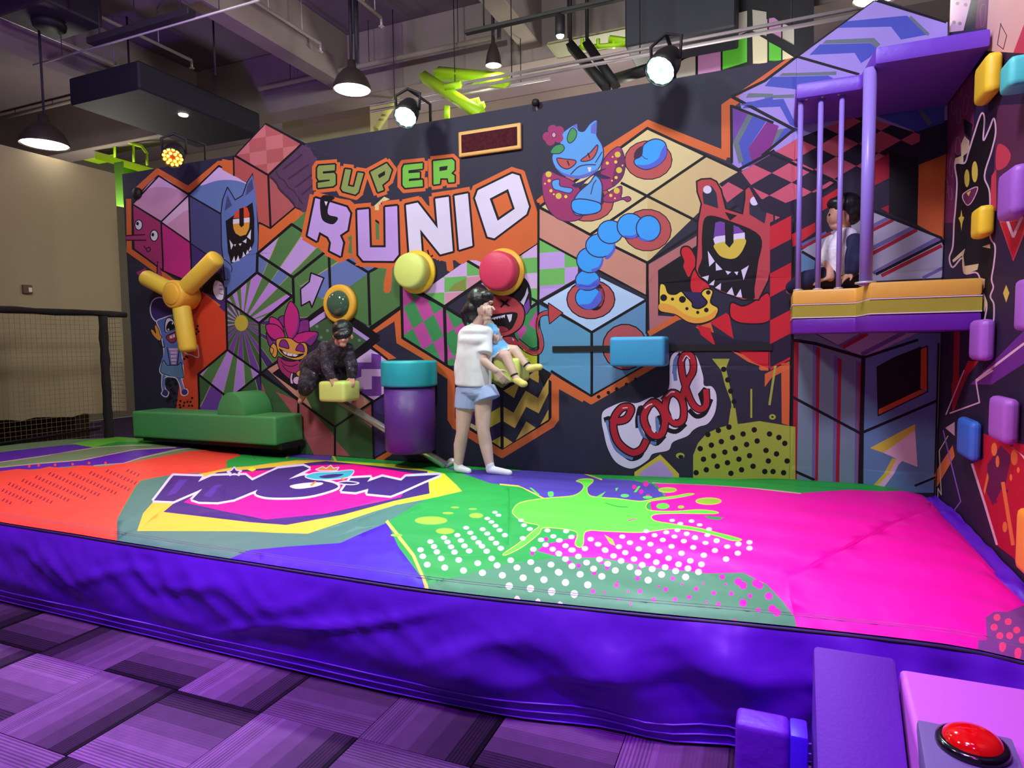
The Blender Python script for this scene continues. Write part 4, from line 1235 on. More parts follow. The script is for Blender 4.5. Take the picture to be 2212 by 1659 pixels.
# ------------------------------------------------------------------ right wall with its own artwork
RX = 1.02
RPAL = dict(dk=(44, 26, 58), bk=(20, 12, 20), pch=(232, 176, 164), lw=(226, 180, 206), plm=(112, 40, 86), plo=(168, 92, 132), mar=(92, 42, 72), rdr=(206, 62, 84), ylw=(222, 192, 84), crm=(226, 196, 160), rdw=(188, 16, 44), spl=(104, 16, 74), orn=(232, 120, 60), pur=(110, 40, 140), gray=(150, 130, 130), rd2=(150, 20, 40), glow=(150, 100, 210))
Rr = Art()
Rr.run('''
F 2000 0 3.948
p dk -600 -900 900 -900 900 5400 -600 5400
p lw 200 -60 400 -60 320 260 160 280
d gray 16 270 30 340 40 240 190 190 170 290 200
p bk 400 -60 450 -60 420 240 320 260
p plm 450 -60 540 -60 520 240 420 240
p pch 540 -60 900 -60 900 250 745 450 600 440 480 430 520 260
l bk 1.6 635 200 690 305 660 420 610 380 640 200
p rdr 840 200 900 100 900 460 745 450
p plm 290 690 400 540 410 1100 250 1300 240 1900 130 1900 150 1060 170 900
p bk 320 1010 400 1060 380 1180 330 1140
so plm plo 1 330 840 365 830 345 960 320 970
so plm plo 1 215 860 240 890 250 970 225 960
so plm plo 1 265 920 295 950 290 1050 265 1030
so plm plo 1 270 740 300 740 300 810 280 800
so plm plo 1 265 1170 295 1220 290 1310 255 1300
so plm plo 1 165 1090 185 1100 180 1200 160 1180
so plm plo 1 165 1300 185 1330 180 1440 155 1400
so plm plo 1 215 1350 230 1400 225 1510 200 1460
so plm plo 1 160 1520 185 1560 180 1640 155 1620
so plm plo 1 195 1590 220 1620 220 1700 195 1680
so plm plo 1 470 60 510 50 500 190 470 220
p mar 610 900 900 880 900 1800 560 1800
s rdr 610 1240 680 1250 725 1330 680 1420 600 1440
p rdr 560 1500 600 1440 600 1800 545 1800
p crm 330 1160 370 1200 370 1290 320 1330 320 1400 240 1400 250 1350 300 1330 300 1230
so bk lw 3.4 360 1310 400 1180 470 975 500 1010 490 1195 540 1100 580 1010 595 1130 560 1290 500 1500 545 1650 545 2000 590 2100 580 2250 560 2380 575 2450 550 2530 580 2600 570 2760 500 2760 520 2600 480 2480 440 2330 330 2330 310 2200 230 2280 200 2200 230 2100 240 1900 250 1800 265 1560 250 1400 330 1390
e ylw 350 1520 22 76
e ylw 417 1465 26 90
F 2000 400 3.948
so plm lw 2 315 80 440 15 400 130 350 170
p ylw 345 65 385 45 365 95
p ylw 303 210 312 265 328 275 312 320 303 390 295 320 278 280 295 265
p crm 225 640 335 540 320 600 330 690 450 670 440 720 340 760 310 690 310 600 235 660
p crm 480 525 545 500 550 540
p crm 465 790 505 800 500 870 480 920 520 1000 500 1080 470 1050 460 950
p rdr 620 290 837 270 900 270 745 650
p rdw 640 320 860 300 745 640
l lw 6 690 290 745 440 820 270
p ylw 685 850 712 920 685 1000 658 920
p pur 380 1700 837 1240 900 1180 900 1500 600 1700
p dk 560 1700 900 1480 900 1700
l lw 5 430 1665 560 1560 837 1350 900 1300
p rd2 240 1245 290 1245 280 1700 230 1700
p rdw 360 1500 450 1500 330 1659 290 1659
F 2000 800 3.4575
p rd2 190 100 330 0 260 160 200 330
l lw 2.4 285 0 150 330
l lw 3 500 0 375 85 400 240 180 320
p orn 200 560 215 640 90 860 65 880 70 760
l crm 2 165 490 100 600 115 930 90 880 90 960
l glow 2.6 130 450 150 540 260 980 215 1040 245 1160
p rdw 430 470 560 520 760 560 760 1500 640 1390 520 1300 340 700 430 660
p spl 460 700 560 560 640 640 600 830 500 1010 450 900
d spl 14 480 850 550 620 640 560 600 900 520 980
e orn 510 590 22 50
e orn 535 680 14 44
e orn 660 650 26 60
e orn 690 745 10 22
e orn 635 800 10 26
e orn 590 1170 18 40
p orn 460 760 470 800 440 930 430 900
l orn 8 575 840 650 1300
l lw 5 345 700 440 1000 530 1300
p lw 145 430 215 385 215 490
p lw 620 560 733 640 760 700 700 620
''')
def r2(x, y): P = onX(max(x, 1900), y, RX); return (P.y, P.z)
rel = [('dk', [(-.6, 0), (WALLY+.02, 0), (WALLY+.02, 4.6), (-.6, 4.6)])]
for c, p in Rr.el[1:]: rel.append((c, [r2(*q) for q in p]))
rv, rf, rt = partition(rel, lambda a, b_: (a, b_))
rn = sorted({c for c, p in rel})
F = []; MI = []
V = [(RX, v.x, v.y) for v in rv]
for f, t in zip(rf, rt):
    if t < 0: continue
    a, b_, d = (Vector(V[i]) for i in f); f = tuple(f)
    F.append(f if (b_-a).cross(d-a).x < 0 else f[::-1]); MI.append(rn.index(rel[t][0]))
wall_right = fromdata('wall_right', V, F, [mat('rmural_'+c, RPAL[c], .6, 1.0, noise=(2.5, .05), spec=.25) for c in rn], idx=MI)
tag(wall_right, kind='structure')
# ------------------------------------------------------------------ hall behind: ceiling, beams, columns, rear walls
CON = mat('ceiling_concrete', (128, 112, 120), .9, 1.0, noise=(1.2, .12), bump=(30, .2, .01))
CON2 = mat('beam_concrete', (150, 134, 132), .9, 1.0, noise=(1.6, .10))
m = MB(); m.box((-14, -4, 5.9), (6, 14, 6.0)); tag(m.build('ceiling', CON), kind='structure')
for k, x in enumerate((-8.68, -5.81, -2.94, -.07, 2.8)):
    m = MB(); m.box((x, -4, 5.2), (x+.26, 7.6, 5.9), bev=.01, seg=1); tag(m.build('trim_%d' % (k+1), CON2), kind='structure')
for k, y in enumerate((7.5, 10.5)):
    m = MB(); m.box((-14, y, 5.05), (6, y+.4, 5.9), bev=.01, seg=1); tag(m.build('trim_%d' % (k+6), CON2), kind='structure')
m = MB(); m.box((-14, 13.2, 0), (6, 13.3, 6)); o = m.build('wall_rear', mat('rear_wall', (120, 112, 100), .9)); tag(o, kind='structure')
m = MB(); m.box((-14.1, -4, 0), (-14, 14, 6)); o = m.build('wall_far_left', mat('rear_wall', (120, 112, 100), .9)); tag(o, kind='structure')
m = MB(); m.box((6, 5.4, 0), (6.1, 14, 6)); o = m.build('wall_far_right', mat('rear_wall', (120, 112, 100), .9)); tag(o, kind='structure')
def pxbox(x0, x1, y0, y1, Y, dY): a = onY(x0, y1, Y); c = onY(x1, y0, Y); return (min(a.x, c.x), Y, min(a.z, c.z)), (max(a.x, c.x), Y+dY, max(a.z, c.z))
BEI = mat('plaster_beige', (186, 174, 140), .9, 1.0, noise=(2, .05))
lo, hi = pxbox(612, 662, 180, 330, 8.6, .5); lo = (lo[0], lo[1], 0); hi = (onY(798, 200, 8.6).x, hi[1], 5.9)
m = MB(); m.box(lo, hi); tag(m.build('trim_8', BEI), kind='structure')
# tan partition beyond the fence, torn along its lower edge
LX = -7.9
V = []; F = []; ys = [1.5+i*.14 for i in range(31)]
rnd = random.Random(3)
for i, y in enumerate(ys):
    zb = .80-.03*(y-4.2)+rnd.uniform(-.02, .02)
    V += [(LX, y, zb), (LX, y, 3.84)]
n = len(V)
V += [(x-.12, y, z) for x, y, z in V]
for i in range(len(ys)-1):
    a = 2*i; F += [(a, a+2, a+3, a+1), (n+a, n+a+1, n+a+3, n+a+2), (a+1, a+3, n+a+3, n+a+1), (a, n+a, n+a+2, a+2)]
F += [(2*len(ys)-2, n+2*len(ys)-2, n+2*len(ys)-1, 2*len(ys)-1)]
o = fromdata('wall_left', V, F, mat('tan_board', (152, 136, 108), .85, 1.0, noise=(60, .05))); tag(o, kind='structure')
m = MB(); m.box((-8.6, 1.5, 0), (-8.5, 5.6, .95)); o = m.build('dark_gap_left', mat('dark_void', (46, 32, 30), .9)); tag(o, kind='structure')  # dark sheet standing in for the unlit space below the partition
# socket on the partition
P = onX(57, 625, LX); m = MB(); m.box((LX, P.y-.05, P.z-.05), (LX+.03, P.y+.05, P.z+.05), bev=.008); q = m.build('wall_socket', mat('socket', (90, 64, 50), .6)); tag(q, 'small brown socket box on the tan partition beyond the fence', 'socket')
m = MB(); m.box((LX+.03, P.y+.005, P.z-.03), (LX+.036, P.y+.04, P.z+.02)); m.build('cover', mat('socket_cover', (210, 200, 180), .6), q)
# coloured tile wall of the next attraction
Hx = Art()
Hx.run('''
F 1100 0 3.95
p dk 1340 700 1340 0 1900 -300 2600 -300 2600 640 2212 700
p gy 1420 560 1500 510 1590 480 1590 640 1420 670
p pk 1612 470 1805 435 1805 605 1612 640
p gn 1822 430 1945 405 1950 320 2030 290 2030 530 1822 595
p cr 2075 290 2095 290 2200 350 2200 545 2080 545
p gy 1950 120 2030 100 2030 270 1950 310
p gy 2075 90 2195 110 2195 310 2080 270
''')
Hx.run('''
F 1652 0 3.95
p pk 36 165 80 158 140 205 140 325 36 270
p gy 152 205 250 250 250 385 152 330
p gn 36 365 140 420 140 525 36 520
p cr 152 435 245 495 152 520
p gy 0 180 22 170 22 290 0 290
p cr 0 350 22 360 22 530 0 540
''')
HP = dict(dk=(30, 26, 36), gy=(196, 188, 176), pk=(206, 142, 200), gn=(104, 214, 66), cr=(244, 232, 196))
HY = 7.0
hv, hf, ht = partition(Hx.el, lambda x, y: (onY(x, y, HY).x, onY(x, y, HY).z))
hw = empty('wall_tiles', (0, HY, 0)); tag(hw, kind='structure')
cells = {}
for f, t in zip(hf, ht):
    if t >= 0: cells.setdefault(t, []).append(f)
for t, fs in cells.items():
    c = Hx.el[t][0]; used = {}; V = []; F = []
    for f in fs:
        q = []
        for i in f:
            if i not in used: used[i] = len(V); V.append((hv[i].x, HY-(.02 if c != 'dk' else 0), hv[i].y))
            q.append(used[i])
        a, b_, d = (Vector(V[i]) for i in q)
        if (b_-a).cross(d-a).y > 0: q.reverse()
        F.append(tuple(q))
    o = fromdata('wall_tile' if c != 'dk' else 'backing_board', V, F, mat('hextile_'+c, HP[c], .5), hw)
    b = bmesh.new(); b.from_mesh(o.data); r = bmesh.ops.extrude_edge_only(b, edges=[e for e in b.edges if e.is_boundary])
    for v in r['geom']:
        if isinstance(v, bmesh.types.BMVert): v.co.y += .02
    b.to_mesh(o.data); b.free()
# unseen fill lights added to brighten the hall behind the wall
lamp('POINT', 'rear_fill_light', (-6.2, 9.2, 3.6), 230, (1, .98, .8), size=.3)
lamp('POINT', 'rear_fill_light', (-2.2, 9.2, 3.8), 260, (1, .98, .82), size=.3)
lamp('POINT', 'rear_fill_light', (-10.5, 7.4, 3.6), 110, (1, .95, .8), size=.3)
lamp('POINT', 'rear_fill_light', (-.3, 5.9, 3.0), 90, (1, .95, .85), size=.3)
# ------------------------------------------------------------------ ceiling services
STEEL = mat('galvanised_pipe', (196, 184, 188), .4, 1.0, metal=.3)
DARKM = mat('dark_metal', (44, 38, 48), .6)
BLK = mat('matt_black', (22, 18, 24), .6)
def ypipe(p0, p1, z, r, label, mt=STEEL, drop=True):
    a = onZ(*p0, z); c = onZ(*p1, z); x = (a.x+c.x)/2
    e = empty('sprinkler_pipe', (x, a.y, z)); tag(e, label, 'pipe', 'sprinkler pipes under the ceiling')
    m = MB(); m.tube([(x, min(a.y, c.y)-2.5, z), (x, max(a.y, c.y), z)], r, 8); m.build('pipe', mt, e)
    m = MB(); y = max(a.y, c.y); m.tube([(x, y, z), (x, y, z-.10)], r*.8, 8); m.lathe([(0, 0), (.035, .005), (.035, .012), (0, .014)], (x, y, z-.11), n=12); m.build('sprinkler_head', mt, e)
    for k in (0, 1):
        m = MB(); yy = min(a.y, c.y)+(max(a.y, c.y)-min(a.y, c.y))*(.2+.5*k); m.tube([(x, yy, z), (x, yy, 5.9)], .006, 6); m.build('hanger', mt, e)
    return e
ypipe((0, 37), (335, 172), 5.3, .022, 'leftmost thin sprinkler pipe, running back to a sprinkler above the amber lamp')
ypipe((140, 0), (415, 130), 5.45, .020, 'second thin sprinkler pipe from the left, left of the first concrete beam')
ypipe((550, 0), (690, 95), 5.45, .020, 'thin sprinkler pipe ending beside the middle pendant lamp')
ypipe((775, 0), (825, 38), 5.45, .020, 'short thin sprinkler pipe at the top, right of the pendant lamp')
def xpipe(p0, p1, Y, r, label, mt=STEEL, ext=0, name='conduit_pipe', cat='pipe', group='conduits along the hall'):
    a = onY(*p0, Y); c = onY(*p1, Y); z = (a.z+c.z)/2
    m = MB(); m.tube([(a.x-ext, Y, z), (c.x+ext, Y, z)], r, 8)
    e = empty(name, (a.x, Y, z)); tag(e, label, cat, group); m.build('pipe', mt, e)
    for k in (.15, .5, .85):
        x = a.x+(c.x-a.x)*k; m = MB(); m.tube([(x, Y, z), (x, Y, 5.9)], .005, 6); m.build('hanger', DARKM, e)
    return e
xpipe((1000, 190), (1870, 2), 5.9, .017, 'upper of the two long conduits crossing in front of the black duct')
xpipe((1000, 204), (1870, 14), 5.9, .017, 'lower of the two long conduits crossing in front of the black duct')
xpipe((800, 225), (1190, 158), 7.2, .018, 'upper conduit beneath the cross beam, between the two white par lamps')
xpipe((800, 238), (1190, 172), 7.2, .018, 'lower conduit beneath the cross beam, between the two white par lamps')
xpipe((560, 180), (1080, 92), 7.3, .035, 'thick pale conduit just under the cross beam behind the middle pendant', CON2)
xpipe((0, 248), (240, 206), 7.3, .035, 'thick pale conduit at far left under the cross beam', CON2)
xpipe((72, 137), (560, 5), 5.0, .012, 'thin conduit crossing the leftmost beam from the small sprinkler')
# dark cable tray across beam one
def bar(p0, p1, Y, w, h, name, label, cat, mt, group=None):
    a = onY(*p0, Y); c = onY(*p1, Y); z = (a.z+c.z)/2
    m = MB(); m.box((a.x, Y-w/2, z-h/2), (c.x, Y+w/2, z+h/2), bev=.006, seg=1); e = empty(name, (a.x, Y, z)); tag(e, label, cat, group); m.build('tray', mt, e)
    for k in (.1, .9):
        x = a.x+(c.x-a.x)*k; m = MB(); m.tube([(x, Y, z), (x, Y, 5.9)], .008, 6); m.build('hanger', mt, e)
    return e
bar((195, 84), (415, 34), 4.95, .10, .07, 'cable_tray', 'dark cable tray hung across the first concrete beam at top left', 'cable tray', DARKM, 'cable trays')
bar((1005, 62), (1460, -20), 5.2, .05, .035, 'light_track', 'thin black light track holding the small spotlight near the top', 'light track', BLK)
# ceiling air unit at the far left (dark violet box)
a = onZ(70, 20, 5.3); m = MB(); m.box((a.x-.5, a.y-.1, 5.28), (a.x+.35, a.y+.55, 5.75), bev=.03)
e = empty('ceiling_fan_unit', (a.x, a.y, 5.3)); tag(e, 'dark boxy air unit hung from the ceiling at top left', 'air unit'); m.build('casing', DARKM, e)
m = MB(); m.lathe([(0, 0), (.16, .0), (.17, .05), (.13, .10)], (a.x-.05, a.y+.2, 5.2), n=20); m.build('fan_ring', BLK, e)
for sx in (-.4, .25):
    m = MB(); m.tube([(a.x+sx, a.y+.2, 5.7), (a.x+sx, a.y+.2, 5.9)], .012, 6); m.build('hanger', DARKM, e)
# large dark canopy duct at left with downlight
c0 = onZ(295, 255, 4.75); c1 = onZ(520, 265, 4.75)
e = empty('ventilation_duct', (c0.x, c0.y, 4.7)); tag(e, 'wide dark ventilation duct with a small downlight, left of the checker cube', 'duct')
m = MB(); m.box((c0.x, c0.y-.9, 4.62), (c1.x+.1, c0.y+1.0, 4.95), bev=.02, seg=1); m.build('casing', mat('duct_violet_black', (30, 24, 40), .7), e)
for q in (0, 1):
    m = MB(); m.tube([(c0.x+.3+q*1.5, c0.y-.3, 4.9), (c0.x+.3+q*1.5, c0.y-.3, 5.9)], .012, 6); m.build('hanger', DARKM, e)
P = onZ(396, 249, 4.61); m = MB(); m.lathe([(0, 0), (.055, 0), (.055, .012), (.06, .012)], (P.x, P.y, 4.605), n=16); m.build('downlight', mat('lamp_face_small', (255, 246, 225), .5, emit=9), e)
# big black box duct at the top right
lo, hi = pxbox(1350, 1590, -40, 102, 6.3, .5)
e = empty('black_duct', lo); tag(e, 'big black rectangular duct at the top in front of the coloured tile wall', 'duct')
m = MB(); m.box(lo, (hi[0], hi[1], 5.6), bev=.015, seg=1); m.build('casing', mat('duct_black', (38, 38, 50), .6), e)
m = MB(); m.box((lo[0]-.02, lo[1]-.01, 5.3), (hi[0]+.02, hi[1]+.01, 5.34)); m.build('flange', DARKM, e)
for q in (.2, .8):
    m = MB(); x = lo[0]+(hi[0]-lo[0])*q; m.tube([(x, 6.6, 5.5), (x, 6.6, 5.9)], .012, 6); m.build('hanger', DARKM, e)
# pale duct branch left of it
lo, hi = pxbox(1180, 1365, 58, 92, 7.0, .4)
e = empty('pale_duct', lo); tag(e, 'pale olive duct section left of the big black duct', 'duct')
m = MB(); m.box(lo, hi, bev=.02, seg=1); m.build('casing', mat('olive_duct', (150, 146, 112), .6), e)
m = MB(); m.tube([(lo[0]+.2, 7.2, hi[2]), (lo[0]+.2, 7.2, 5.9)], .012, 6); m.build('hanger', DARKM, e)
# ------------------------------------------------------------------ neon green steelwork beyond the wall
NEO = mat('neon_green_paint', (190, 240, 40), .45, 1.0)
def strut(m, p0, Y0, p1, Y1, w): a = onY(*p0, Y0); c = onY(*p1, Y1); m.tube([a, c], w, 4)
e = empty('green_steel_frame', onY(980, 200, 8.2)); tag(e, 'neon green steel beam frame rising behind the wall beside the white par lamp', 'steel frame')
m = MB(); strut(m, (915, 165), 7.35, (1042, 250), 6.6, .075); m.build('beam', NEO, e)
m = MB(); strut(m, (945, 158), 7.35, (1095, 174), 7.1, .085); m.build('beam', NEO, e)
for p0, p1 in (((962, 188), (995, 182)), ((1005, 225), (1035, 218)), ((1015, 232), (1046, 227))):
    m = MB(); strut(m, p0, 6.95, p1, 6.95, .045); m.build('bracket', NEO, e)
m = MB(); strut(m, (965, 230), 7, (965, 258), 7, .045); m.build('post', NEO, e)
e = empty('green_guardrail', onY(270, 330, 7.6)); tag(e, 'neon green guardrail of a raised walkway behind the left end of the wall', 'guardrail')
for p in ((248, 340, 248, 294), (289, 350, 288, 312), (318, 357, 317, 330)):
    m = MB(); strut(m, p[:2], 7.6, p[2:], 7.6, .025); m.build('post', NEO, e)
m = MB(); a = [onY(*p, 7.6) for p in ((240, 294), (290, 312), (306, 316), (318, 332))]; m.tube(a, .025, 6); m.build('top_rail', NEO, e)
m = MB(); a = onY(205, 328, 7.6); c = onY(338, 366, 7.6); m.prism([a, c, c-Vector((0, 0, .12)), a-Vector((0, 0, .12))], (0, .6, 0)); m.build('walkway_edge', NEO, e)
m = MB(); a = onY(262, 345, 7.65); m.box((a.x-.12, 7.6, 4.05), (a.x+.12, 7.85, a.z-.05)); m.build('column', mat('green_column', (96, 150, 50), .6), e)
m = MB(); lo, hi = pxbox(178, 212, 300, 345, 7.9, .3); m.box(lo, hi); m.build('back_panel', NEO, e)
e = empty('green_balcony', onY(1310, 95, 6.9)); tag(e, 'small neon green balcony rail far behind, left of the black duct', 'guardrail')
for k in range(4):
    m = MB(); strut(m, (1258+k*34, 104), 6.9, (1258+k*34, 84), 6.9, .022); m.build('post', NEO, e)
m = MB(); strut(m, (1250, 104), 6.9, (1372, 94), 6.9, .03); m.build('bottom_rail', NEO, e)
m = MB(); strut(m, (1316, 84), 6.9, (1374, 92), 6.9, .04); m.build('top_rail', NEO, e)
# pale diagonal braces
m = MB(); strut(m, (812, 280), 7.4, (868, 195), 7.9, .05); e = m.build('diagonal_brace', mat('pale_yellow_paint', (230, 226, 130), .5)); tag(e, 'pale yellow diagonal brace behind the left white par lamp', 'brace')
e = empty('black_truss', onY(1300, 150, 6.6)); tag(e, 'black angled steel truss behind the wall between the two right par lamps', 'truss')
for p0, p1 in (((1232, 98), (1310, 190)), ((1268, 95), (1330, 185)), ((1325, 172), (1400, 150))):
    m = MB(); strut(m, p0, 6.8, p1, 6.4, .06); m.build('member', BLK, e)
for p in ((1232, 98), (1268, 95)):
    a = onY(*p, 6.8); m = MB(); m.tube([a, (a.x, 6.8, 5.9)], .02, 6); m.build('hanger', BLK, e)
# far bright window seen through the gap at the left
lo, hi = pxbox(254, 274, 553, 572, 12.9, .1)
e = empty('window_1', lo); tag(e, kind='structure')
m = MB(); m.box(lo, hi); m.build('pane', mat('daylight_pane', (235, 240, 255), .5, emit=2.5), e)
cx_ = (lo[0]+hi[0])/2; cz_ = (lo[2]+hi[2])/2
m = MB(); m.box((cx_-.012, 12.86, lo[2]), (cx_+.012, 12.9, hi[2])); m.box((lo[0], 12.86, cz_-.012), (hi[0], 12.9, cz_+.012)); m.build('window_frame', BLK, e)
# ------------------------------------------------------------------ foam pieces on the back wall
def foam(name, rgb, rough=.45): return mat(name, rgb, rough, 1.0, bump=(18, .18, .012), spec=.45)
F_YEL = foam('foam_yellow', (236, 196, 70)); F_ORY = foam('foam_amber', (240, 178, 60)); F_LIME = foam('foam_lime', (214, 222, 120)); F_GRN = foam('foam_green', (76, 150, 90)); F_TEAL = foam('foam_teal', (40, 160, 176))
F_PUR = foam('foam_purple', (88, 40, 128)); F_BLU = foam('foam_blue', (62, 150, 206)); F_RED = foam('foam_red', (214, 56, 96)); F_LIL = foam('foam_lilac', (170, 96, 206)); F_DBL = foam('foam_deep_blue', (60, 110, 210)); F_ORA = foam('foam_orange', (246, 150, 50)); F_CYA = foam('foam_cyan', (92, 206, 204)); F_GLD = foam('foam_gold', (248, 200, 44))
WF = WALLY-.012   # face of the proud panels
# three-armed spinner
c = onY(388, 637, 4.80); hub = Vector((c.x, 4.80, c.z))
e = empty('foam_spinner', (c.x, WALLY-.02, c.z)); tag(e, 'yellow three armed foam spinner mounted near the left end of the wall', 'spinner')
m = MB(); m.lathe([(0, 0), (.125, 0), (.145, .012), (.15, .04), (.15, .23), (.13, .235)], (c.x, 4.70, c.z), (0, 1, 0), 32); m.lathe([(.13, .22), (.10, .235), (.10, .285)], (c.x, 4.70, c.z), (0, 1, 0), 24); m.build('hub', F_ORY, e)
m = MB(); m.lathe([(0, 0), (.10, 0), (.112, .012), (.112, .03)], (c.x, 4.685, c.z), (0, 1, 0), 32); m.build('hub_cap', F_ORY, e)
for px in ((468, 557), (315, 600), (407, 757)):
    t = onY(*px, 4.80); d = (t-hub).normalized(); m = MB()
    m.lathe([(0, 0), (.075, 0), (.088, .012), (.09, .03), (.09, (t-hub).length-.15), (.085, (t-hub).length-.125), (.07, (t-hub).length-.11), (0, (t-hub).length-.11)], hub+d*.12, d, 20); m.build('arm', F_YEL, e)
m = MB(); a = onY(299, 418, WALLY); m.lathe([(0, 0), (.04, .004), (.062, .02), (.062, .05), (.05, .05)], (a.x, WALLY-.05, a.z), (0, 1, 0), 20); q = m.build('bumper_knob', BLK); tag(q, 'small round black rubber knob at the upper left of the wall', 'knob')
# round push pads
def pad(name, px, ring_r, cap_r, rc, cc, label, depth=.13):
    a = onY(*px, WF); e = empty(name, (a.x, WF, a.z)); tag(e, label, 'wall pad', 'round pads on the wall')
    m = MB(); m.lathe([(0, -.03), (ring_r*.97, -.03), (ring_r, -.02), (ring_r, .0), (0, .0)], (a.x, WF, a.z), (0, 1, 0), 40); m.build('base_ring', rc, e)
    m = MB(); m.lathe([(0, -.03-depth), (cap_r*.82, -.03-depth), (cap_r*.95, -.02-depth), (cap_r, .0-depth), (cap_r, -.03), (0, -.03)], (a.x, WF, a.z), (0, 1, 0), 40); m.build('cap', cc, e)
    return e
pad('round_wall_pad', (901, 588), .195, .158, F_GLD, F_LIME, 'pale yellow round foam pad with a yellow rim under the letter N', .13)
pad('round_wall_pad', (1087, 588), .20, .165, F_ORY, F_RED, 'crimson round foam pad with a yellow rim above the devil face', .13)
# green glass lamp
a = onY(738, 657, WALLY); e = empty('round_wall_lamp', (a.x, WALLY, a.z)); tag(e, 'dark green glass dome lamp in an amber ring above the crouching child', 'lamp')
m = MB(); m.lathe([(.125, -.05), (.17, -.055), (.185, -.04), (.188, 0), (.12, 0)], (a.x, WALLY, a.z), (0, 1, 0), 40); m.build('ring', F_ORY, e)
m = MB(); m.lathe([(.13, -.03), (.14, -.045), (.15, -.035), (.15, 0)], (a.x, WALLY, a.z), (0, 1, 0), 40); m.build('gasket', BLK, e)
m = MB(); m.lathe([(0, -.125), (.05, -.12), (.09, -.105), (.12, -.075), (.135, -.03), (.13, 0)], (a.x, WALLY, a.z), (0, 1, 0), 40); m.build('glass_dome', mat('green_glass', (70, 96, 78), .08, 1.0, spec=.7), e)
# LED sign
q = [onY(*p, WF) for p in ((991, 288), (1125, 264), (1128, 322), (993, 341))]
x0, x1 = (q[0].x+q[3].x)/2, (q[1].x+q[2].x)/2; z1, z0 = (q[0].z+q[1].z)/2, (q[2].z+q[3].z)/2
e = empty('led_sign', ((x0+x1)/2, WALLY, z0)); tag(e, 'dark red LED display in a rounded amber frame above the lettering', 'display sign')
m = MB(); m.box((x0, WALLY-.03, z0), (x1, WALLY, z1), bev=.012)
m.build('sign_frame', foam('sign_amber', (216, 160, 84)), e)
m = MB(); m.box((x0+.032, WALLY-.034, z0+.032), (x1-.032, WALLY-.028, z1-.032)); m.build('screen', mat('led_screen', (74, 26, 36), .8, noise=(40, .3), spec=.1), e)
# foam block on a steel arm
BYF = 4.55
a = onY(687, 868, BYF); b_ = onY(743, 868, BYF); tz = onY(700, 824, BYF).z
e = empty('foam_arm_block', ((a.x+b_.x)/2, BYF+.15, a.z)); tag(e, 'cream yellow rounded foam block that the crouching child leans on', 'foam block')
BLK1 = ((a.x, BYF, a.z), (b_.x, BYF+.25, tz))
m = MB(); m.box(*BLK1, bev=.035, seg=3); m.build('block', F_LIME, e, smooth=True)
m = MB(); m.tube([((a.x+b_.x)/2, BYF+.2, (a.z+tz)/2), ((a.x+b_.x)/2, WALLY, (a.z+tz)/2)], .03, 12); m.build('mount', STEEL, e)
p0 = onY(735, 868, 4.86); p1 = onY(964, 1006, 4.86); m = MB(); m.tube([p0, p1], .036, 14)
e = empty('steel_tube', p1); tag(e, 'slanting bright steel tube running from the cream block down behind the purple cylinder', 'steel tube'); m.build('tube', mat('polished_steel', (205, 200, 200), .22, metal=.8), e)
for P in (p0, p1):
    m = MB(); m.lathe([(0, 0), (.05, 0), (.05, .02), (.027, .02)], (P.x, WALLY-.04, P.z), (0, 1, 0), 16); m.tube([(P.x, WALLY-.02, P.z), P], .018, 8); m.build('bracket', STEEL, e)
# hanging cylinder with teal lid
a = onY(842.5, 900, 4.79); b_ = onY(937.5, 900, 4.79); cx_ = (a.x+b_.x)/2; r_ = (b_.x-a.x)/2*.985
zt = onY(888, 779, 4.79).z; zl = onY(888, 836, 4.62).z; zb = onY(888, 981, 4.62).z
e = empty('padded_post', (cx_, 4.765, zb)); tag(e, 'purple padded cylinder with a teal cap hung on the wall', 'padded post')
m = MB(); m.lathe([(0, 0), (r_*.9, 0), (r_, .02), (r_, zl-zb+.02), (0, zl-zb+.02)], (cx_, 4.765, zb), n=48); m.build('body', F_PUR, e)
m = MB(); m.lathe([(r_, 0), (r_*1.09, .004), (r_*1.10, .02), (r_*1.10, zt-zl-.02), (r_*1.07, zt-zl), (0, zt-zl)], (cx_, 4.765, zl), n=48); m.build('cap', F_TEAL, e)
m = MB(); m.box((cx_-.12, 4.9, zb+.1), (cx_+.12, WALLY-.014, zt-.1)); m.build('wall_bracket', BLK, e)
# sliding block
a = onY(1316, 792, 4.72); b_ = onY(1436, 792, 4.72); zt = onY(1380, 727, 4.72).z
e = empty('sliding_block', ((a.x+b_.x)/2, WF, a.z)); tag(e, 'sky blue foam block riding on the black slot in the wall', 'foam block')
m = MB(); m.box((a.x, 4.72, a.z), (b_.x, WF-.03, zt), bev=.03, seg=3); m.build('block', F_BLU, e, smooth=True)
m = MB(); m.box(((a.x+b_.x)/2-.06, WF-.05, (a.z+zt)/2-.03), ((a.x+b_.x)/2+.06, WF, (a.z+zt)/2+.03)); m.build('slide', BLK, e)
# slot rail recess lips
a = onY(1194, 753, WF); b_ = onY(1668, 751, WF); z = (a.z+b_.z)/2
m = MB(); m.box((a.x, WF-.012, z-.024), (b_.x, WF+.03, z+.024)); q = m.build('trim_9', BLK); tag(q, kind='structure')
